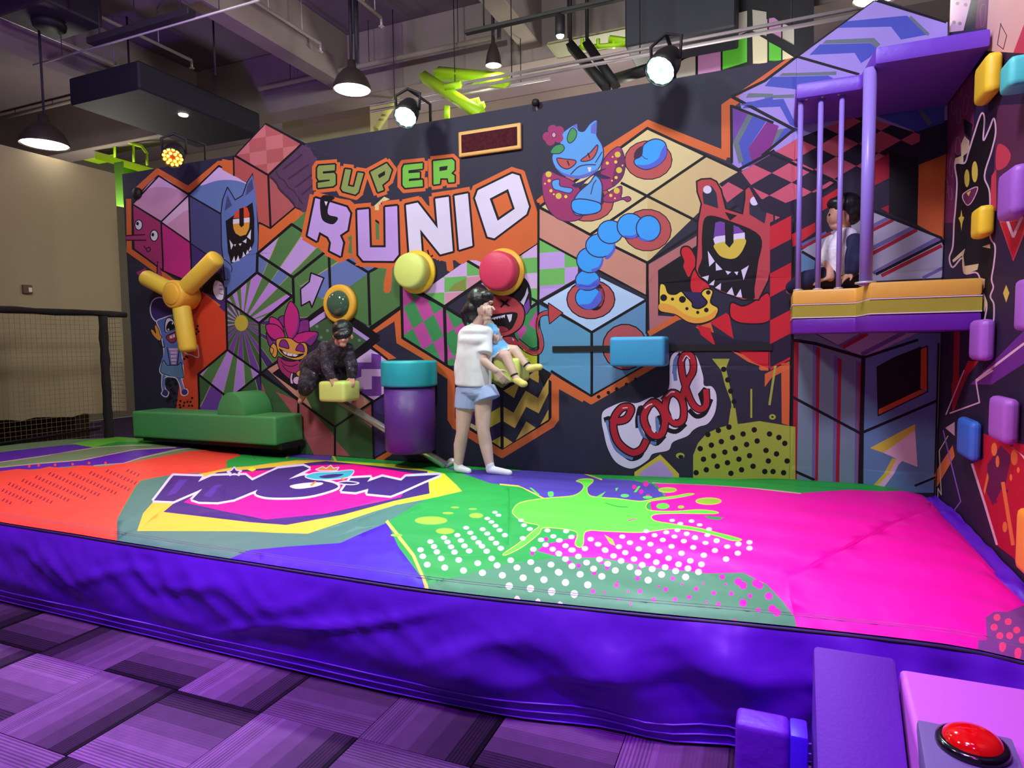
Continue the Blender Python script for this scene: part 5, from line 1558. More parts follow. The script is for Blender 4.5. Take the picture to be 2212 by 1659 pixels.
# lime step under the toddler
LZ = onY(1105, 772, 4.72)
STEPX0, STEPX1 = onY(1064, 800, 4.70).x, onY(1119, 800, 4.70).x
zb = onY(1090, 826, 4.70).z; zt = onY(1090, 774, 4.70).z
e = empty('lime_step_block', ((STEPX0+STEPX1)/2, WF, zb)); tag(e, 'pale lime foam step block on the wall behind the toddler legs', 'foam block')
m = MB(); m.box((STEPX0, 4.70, zb), (STEPX1, WF-.02, zt), bev=.03, seg=3); m.build('block', F_LIME, e, smooth=True)
m = MB(); m.box((STEPX0+.05, WF-.03, zb+.05), (STEPX1-.05, WF, zt-.05)); m.build('mount', BLK, e)
# green beam with hump
GY = 4.60
A0 = onY(285.4, 889, GY); A1 = onY(595.5, 900.5, GY); A2 = onY(595.5, 962, GY); A3 = onY(287, 945, GY)
zt = (A0.z+A1.z)/2; zb = (A2.z+A3.z)/2
e = empty('green_foam_beam', ((A0.x+A1.x)/2, GY+.2, zb)); tag(e, 'long green foam balance beam with a hump against the wall at left', 'foam beam')
m = MB(); m.box((A3.x, GY, zb), (A2.x, WALLY-.015, zt), bev=.025, seg=3); m.build('beam', F_GRN, e, smooth=True)
h0 = onY(470, 894, GY+.02); h1 = onY(530.5, 896, GY+.02); hr = (h1.x-h0.x)/2; hc = (h0.x+h1.x)/2; m = MB()
prof = [(hc+hr*math.cos(math.pi*k/14), GY+.012, zt-.01+hr*1.28*math.sin(math.pi*k/14)) for k in range(15)]
m.prism(prof, (0, WALLY-.02-GY-.012, 0)).bevel(.012, 2, 50); m.build('hump', F_GRN, e, smooth=True)
m = MB(); m.box((A3.x+.08, GY+.06, max(hbag(x_*.1, y_*.1) for x_ in range(-68, -40) for y_ in range(46, 50))+.004), (A2.x+.02, WALLY-.015, zb)); m.build('base_frame', BLK, e)
# ------------------------------------------------------------------ blocks on the right wall
HOLD = [('yellow', F_GLD, 2102.6, 2130.4, 2172, 111, 200, 'upper yellow foam grip block on the right wall beside the canopy'),
 ('cyan', F_CYA, 2158, 2181, 2253, 119, 185, 'turquoise foam grip block at the top of the right wall'),
 ('lilac', F_LIL, 2152, 2187.5, 2240, 352, 463, 'lilac foam grip block beside the black cartoon cat ears on the right wall'),
 ('yellow', F_GLD, 2095, 2115, 2154.5, 442, 509, 'lower yellow foam grip block on the chest of the black cartoon creature'),
 ('purple', F_LIL, 2090.7, 2116.5, 2155.8, 689, 780, 'lilac foam grip block just below the balcony front'),
 ('purple', F_LIL, 2188.7, 2212, 2255, 600, 714, 'lilac foam grip block at the right edge level with the balcony'),
 ('purple', F_LIL, 2131.6, 2169, 2209.7, 862, 962, 'big lilac foam grip block low on the right wall next to the blue one'),
 ('blue', F_DBL, 2064, 2095.4, 2125.8, 911, 999, 'blue foam grip block low on the right wall near the corner'),
 ('orange', F_ORA, 2189.4, 2228, 2275, 1118, 1262, 'orange foam grip block lowest on the right wall beside the bag')]
for nm, mt, xl, xm, xr, yt, yb, lab in HOLD:
    y1 = onX(xr, (yt+yb)/2, RX).y; f_ = onY(xm, (yt+yb)/2, y1); y2 = onX(xl, (yt+yb)/2, f_.x).y
    zt = onY(xm, yt, y1).z; zb = onY(xm, yb, y1).z
    e = empty('foam_grip_block', (RX, (y1+y2)/2, zb)); tag(e, lab, 'foam block', 'foam grip blocks on the right wall')
    m = MB(); bm_ = bmesh.new()
    P = [(f_.x, y1+.0, zb), (f_.x, y2, zb), (f_.x, y2, zt), (f_.x, y1, zt)]
    m.prism(P, (RX-.006-f_.x, 0, 0)).bevel(min(.035, (zt-zb)*.2, abs(y2-y1)*.2), 3, 40); m.build('block', mt, e, smooth=True)
    m = MB(); cy_ = (y1+y2)/2; cz_ = (zt+zb)/2; h = min(abs(y2-y1), zt-zb)*.25; m.box((RX-.012, cy_-h, cz_-h), (RX, cy_+h, cz_+h)); m.build('mount_plate', BLK, e)
# ------------------------------------------------------------------ balcony in the corner
PX0, PXM, PX1 = .098, .455, RX-.012
YL, YR = 4.42, 4.06
e = empty('corner_balcony', (PX0, YR, 1.62)); tag(e, 'striped padded balcony with violet bars and canopy in the right corner', 'balcony')
outl = [(PX0, YL), (PXM, YL), (PXM+.03, YR), (PX1, YR), (PX1, WF-.01), (PX0, WF-.01)]
def slab(z0, z1, mt, name, grow=0, bev=.02):
    m = MB(); m.prism([(x-(grow if x < .2 else 0), y-(grow if y < 4.5 else 0), z0) for x, y in outl], (0, 0, z1-z0))
    if bev: m.bevel(bev, 2, 40)
    return m.build(name, mt, e, smooth=bool(bev))
slab(1.62, 1.717, foam('balcony_purple', (104, 30, 160)), 'purple_band', 0, .015)
slab(1.717, 1.722, mat('white_piping', (236, 214, 236), .5), 'piping', .004, 0)
slab(1.722, 1.80, foam('balcony_olive', (168, 154, 56)), 'olive_band', 0, 0)
slab(1.80, 1.805, mat('white_piping', (236, 214, 236), .5), 'piping', .004, 0)
slab(1.805, 1.895, foam('balcony_gold', (230, 170, 74)), 'gold_band', 0, .015)
slab(3.08, 3.175, foam('canopy_violet', (110, 60, 190)), 'canopy', 0, .02)
BARM = mat('violet_bar', (150, 124, 214), .35)
for px, r_ in ((1727, .016), (1770, .016), (1815, .015)):
    a = onY(px, 420, YL+.06); m = MB(); m.tube([(a.x, YL+.06, 1.885), (a.x, YL+.06, 3.09)], r_, 14); q = m.build('bar', BARM, e)
    m = MB(); m.lathe([(r_, 0), (r_*1.8, 0), (r_*1.8, .008), (r_, .012)], (a.x, YL+.06, 1.895), n=14); m.build('flange', STEEL, q)
a = onY(1874, 420, YR+.08); m = MB(); m.tube([(a.x, YR+.08, 1.885), (a.x, YR+.08, 3.09)], .034, 20); q = m.build('post', BARM, e)
m = MB(); m.lathe([(.034, 0), (.055, 0), (.055, .01), (.034, .014)], (a.x, YR+.08, 1.895), n=20); m.build('flange', STEEL, q)
for x in (.16, .25, .34):
    m = MB(); m.lathe([(0, -.006), (.006, -.005), (.007, 0)], (x, YL+.03, 3.08), n=8); m.build('bolt', STEEL, e)
# ------------------------------------------------------------------ fence with netting at the left
FX = -7.14
e = empty('net_fence', (FX, 4.92, 0)); tag(e, 'black padded fence with post, top rail and dark netting left of the bag', 'fence')
PADB = mat('fence_padding', (30, 20, 26), .8, bump=(40, .4, .01))
m = MB(); y0 = 1.6; pts = [(FX, y0+.2*k, 1.985+.004*math.sin(k*1.7)) for k in range(19)]; m.tube(pts, [.034+.004*math.sin(k*2.3) for k in range(19)], 10); m.build('top_rail', PADB, e)
m = MB(); m.tube([(FX+.004*math.sin(k*2), 4.92, .2+k*.1255) for k in range(15)], [.048+.005*math.sin(k*2.7) for k in range(15)], 10); m.build('post', PADB, e)
m = MB(); m.tube([(FX+.02, y0+.4*k, .66+.01*math.sin(k)) for k in range(9)], .012, 6); m.build('lower_cord', BLK, e)
m = MB(); g = .05
for k in range(int((4.84-y0)/g)):
    m.tube([(FX, y0+k*g, .45), (FX, y0+k*g, 1.96)], 0.0019, 3, cap=False)
for k in range(31): m.tube([(FX, y0, .45+k*g), (FX, 4.84, .45+k*g)], 0.0019, 3, cap=False)
q = m.build('netting', mat('net_cord', (136, 112, 74), .8), e); q['kind'] = 'stuff'
m = MB(); g = .05
for k in range(6): m.tube([(FX+.045*k, 4.90, .72), (FX+.045*k, 4.90, 1.96)], 0.0019, 3, cap=False)
for k in range(25): m.tube([(FX, 4.90, .72+k*g), (-6.82, 4.90, .72+k*g)], 0.0019, 3, cap=False)
q = m.build('netting', mat('net_cord2', (60, 54, 44), .8), e); q['kind'] = 'stuff'
# ------------------------------------------------------------------ padded steps and button box in the foreground
F_VIO = mat('step_violet', (100, 22, 186), .5, 1.0, bump=(22, .3, .012))
F_VI2 = mat('wedge_violet', (92, 24, 160), .6, 1.0, bump=(90, .12, .006))
SY = BY0-.085
a = onY(1592, 1522, SY); b_ = onY(1737, 1535, SY); zt = a.z
fy = onZ(1600, 1563, zt).y
e = empty('padded_step', ((a.x+b_.x)/2, fy, 0)); tag(e, 'violet padded step in front of the bag beside the ramp', 'step')
m = MB(); m.box((a.x, fy, 0), (b_.x-.045, SY, zt), bev=.022, seg=3); m.build('tread_pad', F_VIO, e, smooth=True)
m = MB(); m.box((b_.x-.045, fy, 0), (b_.x+.01, SY, zt-.004), bev=.012, seg=2); m.build('edge_strip', mat('step_blue', (76, 16, 235), .45), e, smooth=True)
WX0, WX1 = .128, .365
T0 = onY(1757, 1394, SY).z
def wedge_side(x): return [(x, SY, 0), (x, SY, T0), (x, SY-T0*1.12, 0)]
e = empty('padded_ramp', ((WX0+WX1)/2, 1.9, 0)); tag(e, 'steep violet padded ramp rising to the bag edge between step and pink panel', 'ramp')
m = MB(); m.prism(wedge_side(WX0), (WX1-WX0, 0, 0)).bevel(.012, 2, 30); m.build('ramp_body', F_VI2, e, smooth=True)
PZ = onY(1945, 1442, SY).z
e = empty('pink_panel', (.62, 1.9, 0)); tag(e, 'pale pink padded block right of the violet ramp in the lower right corner', 'padded panel')
m = MB(); m.prism([(WX1+.008, SY, 0), (WX1+.008, SY, PZ), (WX1+.008, SY-.5, PZ-.13), (WX1+.008, SY-.5, 0)], (.64-.008, 0, 0)).bevel(.02, 3, 30); m.build('panel_body', mat('panel_pink', (186, 86, 196), .55, bump=(90, .1, .006)), e, smooth=True)
# button pod standing on the pink block
HP_ = PZ-.035
P = [onZ(*q, HP_) for q in ((1980, 1552), (2187, 1593), (2222, 1680), (2004, 1700))]
cb = onZ(2100, 1617, HP_)
e = empty('button_pod', (cb.x, cb.y, HP_-.12)); tag(e, 'grey violet button box with a large red dome button at the lower right', 'button box')
m = MB(); m.prism(P, (0, 0, -.085)).bevel(.010, 2, 30); m.build('housing', mat('pod_grey', (104, 84, 140), .6, bump=(90, .1, .006)), e, smooth=True)
br = .076; up = Vector((-.03, -.04, 1)).normalized()
m = MB(); m.lathe([(br*.8, -.004), (br, -.004), (br*1.08, .008), (br*1.05, .020), (br*.9, .026), (br*.8, .022)], cb, up, 48); m.build('bezel', mat('button_bezel', (14, 4, 20), .15, spec=.7), e)
m = MB(); m.lathe([(br*.9, .018), (br*.84, .032), (br*.62, .044), (br*.3, .051), (0, .053)], cb, up, 48); m.build('red_dome', mat('button_red', (200, 4, 12), .07, 1.0, spec=.8, emit=.08), e)
# ------------------------------------------------------------------ lamps
def pendant(px, py, Y, r, label, energy, stem=1.0):
    c = onY(px, py, Y); e = empty('pendant_lamp', c); tag(e, label, 'pendant lamp', 'dome pendant lamps')
    m = MB(); m.lathe([(r, 0), (r*1.0, .01), (r*.97, .05), (r*.8, .14), (r*.5, .22), (r*.24, .26), (r*.22, .34), (0, .35)], c, n=36)
    m.lathe([(r, 0), (r*.93, .012), (r*.78, .13), (0, .2)], c, n=36); m.build('shade', mat('lamp_shade_dark', (56, 44, 44), .5), e)
    m = MB(); m.lathe([(0, .012), (r*.93, .012), (r*.9, .04), (0, .05)], c, n=36); m.build('diffuser', mat('lamp_glow', (255, 250, 232), .5, emit=14), e)
    if stem:
        m = MB(); m.tube([c+Vector((0, 0, .33)), Vector((c.x, c.y, 5.9))], .022*stem, 8); m.build('stem', DARKM, e)
        if stem < 1: pass
        m = MB(); m.tube([c+Vector((.08*stem, 0, .3)), Vector((c.x+.08*stem, c.y, 5.8))], .028*stem, 8); m.build('conduit', DARKM, e)
    L = lamp('SPOT', 'pendant_light', c-Vector((0, 0, .03)), energy, (1, .95, .84), c-Vector((0, 0, 2)), r*.8, 150, .5); L.parent = e; L.location = (0, 0, -.03)
    return e
pendant(761, 196, 6.3, .22, 'largest dome pendant lamp hanging on a double stem above the letters', 60)
pendant(97, 314, 4.9, .25, 'dome pendant lamp at the far left above the tan partition', 45, .3)
pendant(1066, 143, 7.0, .095, 'small far dome pendant lamp between the two white par lamps', 40)
pendant(1893, -4, 5.6, .16, 'dome pendant lamp cut by the top edge above the blue arrow cube', 45)
def parcan(px, py, Y, r, d, col, lens, label, energy, angle=70):
    c = onY(px, py, Y); d = Vector(d).normalized(); e = empty('par_lamp', c); tag(e, label, 'stage lamp', 'stage par lamps above the wall')
    L_ = r*2.3
    m = MB(); m.lathe([(r*.98, -.02), (r*1.02, -.02), (r*1.02, .03), (r*.98, L_*.45), (r*.75, L_*.8), (r*.4, L_), (0, L_)], c, -d, 28); m.build('housing', BLK, e)
    q = None
    m = MB(); m.lathe([(0, .004), (r*.97, .004), (r*.97, .02), (0, .02)], c, -d, 28); face = m.build('lens_plate', mat('par_plate_'+lens, {'white': (150, 210, 195), 'amber': (120, 40, 5)}[lens], .4, emit=1.2), e)
    x = d.orthogonal().normalized(); y = d.cross(x)
    lm = mat('par_led_'+lens, {'white': (226, 255, 246), 'amber': (255, 208, 40)}[lens], .4, emit=22)
    for k in range(18):
        rr = (0 if k == 99 else (r*.42 if k < 6 else r*.80)); an = (k/6 if k < 6 else (k-6)/12)*2*math.pi
        p = c+(x*math.cos(an)+y*math.sin(an))*rr; m = MB(); m.lathe([(0, -.008), (r*.13, -.004), (r*.15, .004)], p, -d, 8); m.build('led', lm, face)
    m = MB(); s = x if abs(x.z) < .7 else y
    h = Vector((d.y, -d.x, 0)).normalized()
    b0 = c-d*L_*.4
    m.tube([b0+h*r*1.05, b0+h*r*1.15+Vector((0, 0, r*1.4)), b0+Vector((0, 0, r*1.9)), b0-h*r*1.15+Vector((0, 0, r*1.4)), b0-h*r*1.05], .012, 6); m.build('yoke', BLK, e)
    m = MB(); t_ = b0+Vector((0, 0, r*1.9)); m.tube([t_, Vector((t_.x, WALLY+.03, t_.z)), Vector((t_.x, WALLY+.03, 3.2))], .014, 6); m.build('bracket_arm', BLK, e)
    o = lamp('SPOT', 'par_light', c, energy, col, c+d, r*.8, angle, 1.0); o.parent = e; o.location = d*.03
    return e
parcan(1427, 152, 4.55, .105, (-.30, -.75, -.80), (.74, 1, .97), 'white', 'right white par lamp glowing above the blue cat mural', 420, 125)
parcan(876, 252, 4.6, .095, (.12, -.75, -.85), (.66, 1, .74), 'white', 'left white par lamp above the green lettering', 260, 125)
parcan(373, 340, 4.6, .10, (.50, -.70, -.75), (1, .40, .14), 'amber', 'amber glowing par lamp at the left end of the wall', 150, 120)
# little track spot
c = onY(1210, 78, 5.2); e = empty('track_spot', c); tag(e, 'small black cylinder spotlight on the light track', 'spotlight')
m = MB(); m.lathe([(.038, 0), (.042, .005), (.042, .16), (0, .165)], c, n=16); m.build('body', BLK, e)
m = MB(); m.lathe([(0, -.02), (.025, -.012), (.034, .004), (0, .006)], c, n=16); m.build('bulb', mat('lamp_glow', (255, 250, 232), .5, emit=14), e)
m = MB(); m.tube([c+Vector((0, 0, .16)), c+Vector((0, 0, .2))], .008, 6); m.build('stem', BLK, e)
# clip camera on wall edge
c = onY(1157, 222, WALLY-.04); e = empty('clip_camera', c); tag(e, 'tiny black ball camera on the top edge of the wall', 'camera')
m = MB(); m.lathe([(0, -.03), (.026, -.02), (.034, 0), (.026, .022), (0, .032)], c, n=14); m.build('ball', BLK, e)
m = MB(); m.tube([c, c+Vector((0, .05, -.06))], .01, 6); m.build('clip', STEEL, e)
# ------------------------------------------------------------------ people
def cap_mesh(b, p0, r0, p1, r1, flat=False, n=16):
    p0, p1 = Vector(p0), Vector(p1); d = p1-p0; L = d.length
    ax = d.normalized() if L > 1e-6 else Vector((0, 0, 1)); x = ax.orthogonal().normalized(); y = ax.cross(x)
    prof = []
    if flat: prof = [(0, 0), (r0, 0), (r1, L), (0, L)]
    else:
        K = 5
        prof += [(r0*math.sin(k*math.pi/2/K), -r0*math.cos(k*math.pi/2/K)) for k in range(K)]
        prof += [(r0, 0), (r1, L)]
        prof += [(r1*math.cos(k*math.pi/2/K), L+r1*math.sin(k*math.pi/2/K)) for k in range(1, K+1)]
    rings = []
    for r_, h in prof:
        if r_ < 1e-5: rings.append([b.verts.new(p0+ax*h)])
        else: rings.append([b.verts.new(p0+ax*h+(x*math.cos(2*math.pi*k/n)+y*math.sin(2*math.pi*k/n))*r_) for k in range(n)])
    for a, c in zip(rings, rings[1:]):
        for k in range(n):
            u = []
            for v in (a[k % len(a)], a[(k+1) % n % len(a)], c[(k+1) % n % len(c)], c[k % len(c)]):
                if v not in u: u.append(v)
            if len(u) > 2: b.faces.new(u)
def ell_mesh(b, c, r, M=None, n=16):
    t = bmesh.new(); bmesh.ops.create_uvsphere(t, u_segments=n, v_segments=n//2+2, radius=1)
    q = []
    t.verts.index_update()
    for v in t.verts:
        w = Vector((v.co.x*r[0], v.co.y*r[1], v.co.z*r[2])); w = (M @ w if M else w)+Vector(c); q.append(b.verts.new(w))
    for f in t.faces: b.faces.new([q[v.index] for v in f.verts])
    t.free()
def blob(name, segs, mt, parent, vox=.006, sm=4):
    """closed capsules / ellipsoids fused into one continuous skin"""
    b = bmesh.new()
    for s in segs:
        if s[0] == 'e': ell_mesh(b, s[1], s[2], s[3] if len(s) > 3 else None)
        elif s[0] == 'f': cap_mesh(b, *s[1:5], flat=True)
        else: cap_mesh(b, *s[:4])
    bmesh.ops.recalc_face_normals(b, faces=b.faces[:])
    me = bpy.data.meshes.new(name); b.to_mesh(me); b.free()
    o = bpy.data.objects.new(name, me); COL.objects.link(o)
    r = o.modifiers.new('r', 'REMESH'); r.mode = 'VOXEL'; r.voxel_size = vox
    if sm: s = o.modifiers.new('s', 'SMOOTH'); s.factor = .5; s.iterations = sm
    dg = bpy.context.evaluated_depsgraph_get(); nm = bpy.data.meshes.new_from_object(o.evaluated_get(dg))
    o.modifiers.clear(); o.data = nm; bpy.data.meshes.remove(me); nm.name = name
    nm.materials.clear(); nm.materials.append(mt)
    for p in nm.polygons: p.use_smooth = True
    o.parent = parent; o.location = -parent.location
    return o
def chain(pts, rs): return [(pts[i], rs[i], pts[i+1], rs[i+1]) for i in range(len(pts)-1)]
def hand(w, d, nrm, s=1.0, curl=.5, side=1):
    """w wrist, d direction of the fingers, nrm back of the hand; five separate fingers"""
    w = Vector(w); d = Vector(d).normalized(); nrm = Vector(nrm); nrm = (nrm-d*nrm.dot(d)).normalized(); l = d.cross(nrm)*side
    S = []
    k = w+d*.075*s
    for i in range(4): S.append((w+l*(i-1.5)*.012*s, .013*s, k+l*(i-1.5)*.0185*s, .0095*s))
    for i, ln in enumerate((.062, .072, .067, .052)):
        a = k+l*(i-1.5)*.0195*s; b = a+(d*math.cos(curl*.5)-nrm*math.sin(curl*.5))*ln*.5*s; c = b+(d*math.cos(curl*1.3)-nrm*math.sin(curl*1.3))*ln*.5*s
        S += [(a, .0088*s, b, .008*s), (b, .008*s, c, .0065*s)]
    a = w+d*.02*s-l*.022*s; b = a+(d*.6-l*.8-nrm*.2).normalized()*.035*s; c = b+(d*.9-l*.3-nrm*.4).normalized()*.03*s
    S += [(a, .012*s, b, .0095*s), (b, .0095*s, c, .0075*s)]
    return S
def eyes(parent, pts, r):
    for p in pts:
        m = MB(); b = bmesh.new(); bmesh.ops.create_uvsphere(b, u_segments=10, v_segments=8, radius=r); m.merge(b, Matrix.Translation(p)); m.build('eye', mat('eye_dark', (26, 18, 18), .2), parent)
SKIN = mat('skin_pale', (214, 176, 164), .55, 1.0, noise=(30, .04)); SKIN2 = mat('skin_tan', (196, 140, 118), .55, 1.0, noise=(30, .04))
HAIR = mat('hair_black', (22, 20, 26), .35, 1.0, bump=(90, .5, .006), spec=.5)
SHIRT = mat('shirt_white', (226, 218, 226), .8, 1.0, bump=(9, .35, .03, 1)); DENIM = mat('denim_pale', (160, 172, 216), .85, 1.0, bump=(40, .4, .008))
SOCK = mat('sock_white', (232, 226, 236), .8)
def W(x, y, Y): return onY(x, y, Y)
# ---- woman in white shirt
Y0 = 4.60
g = onY(1035, 1025, Y0); e = empty('person', (g.x, Y0, hbag(g.x, Y0))); tag(e, 'woman in a loose white shirt and pale denim shorts, black ponytail, holding a toddler', 'person', 'visitors')
zf = hbag(g.x, Y0)
hip = W(1026, 838, Y0+.02); ch = W(1028, 745, Y0+.02); nk = W(1031, 703, Y0+.01); hd = W(1038, 657, Y0)
lh, lk, la = W(1006, 856, Y0-.01), W(999, 935, Y0-.02), W(990, 1008, Y0)
rh, rk, ra = W(1042, 852, Y0+.03), W(1044, 930, Y0+.01), W(1059, 1012, Y0+.02)
ls, rs = W(1003, 722, Y0-.0), W(1052, 722, Y0+.05)
rel_, rwr = W(1042, 778, Y0-.05), W(1070, 800, Y0-.02)
lel, lwr = W(1075, 772, Y0+.22), W(1069, 742, Y0+.16)
body = [('e', hip, (.13, .10, .12)), (hip, .115, W(1027, 790, Y0+.02), .10), (W(1027, 790, Y0+.02), .10, ch, .115), (ch, .115, W(1029, 722, Y0+.02), .09), (W(1029, 720, Y0+.02), .05, nk, .042), (nk, .042, W(1034, 685, Y0), .045)]
body += chain([lh, lk, W(994, 962, Y0), la], [.088, .052, .054, .034])+chain([rh, rk, W(1049, 958, Y0+.03), ra], [.088, .052, .054, .034])
lf = W(1012, 1021, Y0-.03); rf2 = W(1100, 1028, Y0+.01)
la2 = Vector((la.x, la.y, zf+.035)); ra2 = Vector((ra.x, ra.y, zf+.035))
body += [(la, .034, la2, .032), (la2, .032, Vector((lf.x, lf.y, zf+.02)), .022), (ra, .034, ra2, .032), (ra2, .032, Vector((rf2.x, rf2.y, zf+.02)), .022)]
body += chain([rs, rel_, rwr], [.05, .038, .026])+chain([ls, W(1010, 760, Y0+.14)], [.05, .04])+chain([W(1040, 725, Y0+.10), lel, lwr], [.05, .036, .026])
body += hand(rwr, W(1088, 822, Y0-.0)-rwr, (-.2, -1, .3), 1.0, .5, 1)
body += hand(lwr, W(1069, 715, Y0+.12)-lwr, (.2, -1, 0), .95, .6, -1)
ry = Matrix.Rotation(math.radians(-8), 3, 'Y')
body += [('e', hd, (.082, .072, .108), ry), ('e', W(1052, 672, Y0-.005), (.045, .05, .06)), ('e', W(1052, 687, Y0-.005), (.032, .034, .026)),
 (W(1063, 662, Y0-.005), .009, W(1068, 669, Y0-.005), .009), ('e', W(1060.5, 681, Y0-.005), (.010, .018, .007)), ('e', W(1045, 668, Y0-.07), (.016, .010, .026)), ('e', W(1061, 652, Y0-.005), (.012, .04, .010))]
blob('body', body, SKIN, e, .0055, 3)
eyes(e, [W(1061.5, 659, Y0-.04), W(1063, 659, Y0+.03)], .008)
blob('hair', [('e', W(1034, 650, Y0), (.096, .086, .108), ry), ('e', W(1023, 669, Y0-.01), (.074, .084, .088)), (W(1012, 660, Y0-.01), .03, W(1004, 676, Y0-.02), .036), (W(1004, 676, Y0-.02), .036, W(1004, 694, Y0-.02), .02), (W(1004, 694, Y0-.02), .02, W(1006, 706, Y0-.02), .006), ('e', W(1052, 640, Y0), (.055, .07, .05))], HAIR, e, .006, 3)
m = MB(); m.lathe([(.026, -.008), (.034, -.004), (.034, .004), (.026, .008)], W(1013, 662, Y0-.01), (W(1004, 676, Y0-.02)-W(1013, 662, Y0-.01)), 14); m.build('hair_tie', mat('hair_tie', (40, 34, 44), .6), e)
sh = [('f', W(1022, 833, Y0+.02), .152, W(1024, 770, Y0+.02), .148), ('f', W(1024, 772, Y0+.02), .149, W(1027, 722, Y0+.02), .128), (W(1009, 722, Y0), .064, W(1048, 720, Y0+.05), .068), ('e', W(1027, 716, Y0+.0), (.125, .115, .06)), ('e', W(1026, 735, Y0-.0), (.14, .13, .08)),
 ('f', W(1046, 722, Y0+.03), .066, W(1045, 766, Y0-.04), .072), (W(1005, 726, Y0), .062, W(1003, 760, Y0+.1), .066), ('f', W(1030, 712, Y0+.01), .066, W(1032, 700, Y0+.0), .058), ('e', W(1000, 800, Y0), (.07, .09, .15))]
blob('shirt', sh, SHIRT, e, .0065, 22)
blob('shorts', [('e', W(1027, 848, Y0+.01), (.13, .12, .055)), ('f', W(1024, 825, Y0+.02), .132, W(1024, 846, Y0+.02), .138), ('f', W(1010, 838, Y0), .098, W(1007, 882, Y0-.01), .098), ('f', W(1044, 838, Y0+.03), .098, W(1052, 864, Y0+.02), .112)], DENIM, e, .0065, 3)
blob('sock', [(W(990, 1000, Y0), .037, la2, .037), (la2, .037, Vector((lf.x, lf.y, zf+.022)), .026)], SOCK, e, .006, 2)
blob('sock', [(W(1058, 1003, Y0+.02), .037, ra2, .037), (ra2, .037, Vector((rf2.x, rf2.y, zf+.022)), .026)], SOCK, e, .006, 2)
# ---- toddler
Yt = 4.80
e = empty('person', W(1078, 772, Yt)); tag(e, 'toddler in a light blue dress and yellow shoes sitting on the lime block', 'person', 'visitors')
hp = W(1072, 764, Yt); cht = W(1062, 722, Yt); hdt = W(1047, 668, Yt+.06)
nk1, na = W(1093, 768, Yt-.10), W(1113, 815, Yt-.12); fk1, fa = W(1112, 757, Yt-.02), W(1140, 793, Yt-.04)
bt = [('e', hp, (.085, .08, .07)), (hp, .075, cht, .072), (cht, .07, W(1056, 704, Yt+.02), .05), (W(1056, 704, Yt+.02), .03, W(1052, 690, Yt+.04), .032), ('e', hdt, (.072, .07, .085)), ('e', W(1054, 672, Yt+.05), (.035, .04, .04)), ('e', W(1060, 672, Yt+.05), (.012, .01, .01)), ('e', W(1043, 672, Yt-.01), (.014, .01, .02))]
bt += chain([W(1075, 765, Yt-.05), nk1, na], [.058, .044, .026])+chain([W(1082, 757, Yt+.02), fk1, fa], [.058, .044, .026])
ns, fs_ = W(1126, 826, Yt-.13), W(1158, 793, Yt-.05)
bt += [(na, .026, ns, .022), (fa, .026, fs_, .022)]+chain([W(1068, 712, Yt-.04), W(1074, 730, Yt-.06), W(1070, 738, Yt-.09)], [.03, .026, .02])+hand(W(1070, 738, Yt-.09), (.2, -.5, .4), (0, -1, 0), .6, .5, 1)
bt += chain([W(1056, 712, Yt+.08), W(1066, 735, Yt+.10), W(1074, 745, Yt+.08)], [.03, .026, .02])+hand(W(1074, 745, Yt+.08), (.8, -.2, 0), (0, 0, 1), .6, .5, 1)
blob('body', bt, SKIN, e, .005, 3)
blob('hair', [('e', W(1043, 662, Yt+.06), (.078, .078, .08)), ('e', W(1036, 672, Yt+.06), (.05, .07, .06))], HAIR, e, .006, 3)
eyes(e, [W(1058, 666, Yt+.02), W(1060, 666, Yt+.08)], .007)
LBL = mat('dress_blue', (120, 186, 244), .8, 1.0, bump=(30, .5, .015))
blob('dress', [('f', W(1056, 706, Yt), .065, W(1068, 745, Yt), .085), ('f', W(1066, 742, Yt), .085, W(1082, 770, Yt-.01), .118), (W(1060, 708, Yt-.05), .04, W(1068, 718, Yt-.06), .042), ('e', W(1074, 757, Yt-.02), (.10, .10, .07))], LBL, e, .0065, 3)
m = MB(); c = W(1082, 770, Yt-.01); ax = (W(1082, 770, Yt-.01)-W(1066, 742, Yt)).normalized(); x = ax.orthogonal().normalized(); y = ax.cross(x); pts = []
for k in range(49):
    an = 2*math.pi*k/48; pts.append(c+(x*math.cos(an)+y*math.sin(an))*(.118+.006*math.cos(an*12))+ax*(.004*math.sin(an*12)))
m.tube(pts, .008, 6, cap=False); m.build('lace_hem', SHIRT, e)
YSH = mat('shoe_yellow', (226, 206, 120), .6)
for a, f_ in ((na, ns), (fa, fs_)):
    d = (f_-a).normalized(); blob('shoe', [(a+d*.015-Vector((0, 0, .014)), .031, f_+d*.012, .029), ('e', f_+d*.02, (.04, .034, .028))], YSH, e, .005, 3)
    m = MB(); m.lathe([(.029, -.006), (.032, -.005), (.032, .005), (.029, .006)], a+Vector((-.008, 0, .018)), (a-(nk1 if a is na else fk1)), 14); m.build('ankle_strap', BLK, e)
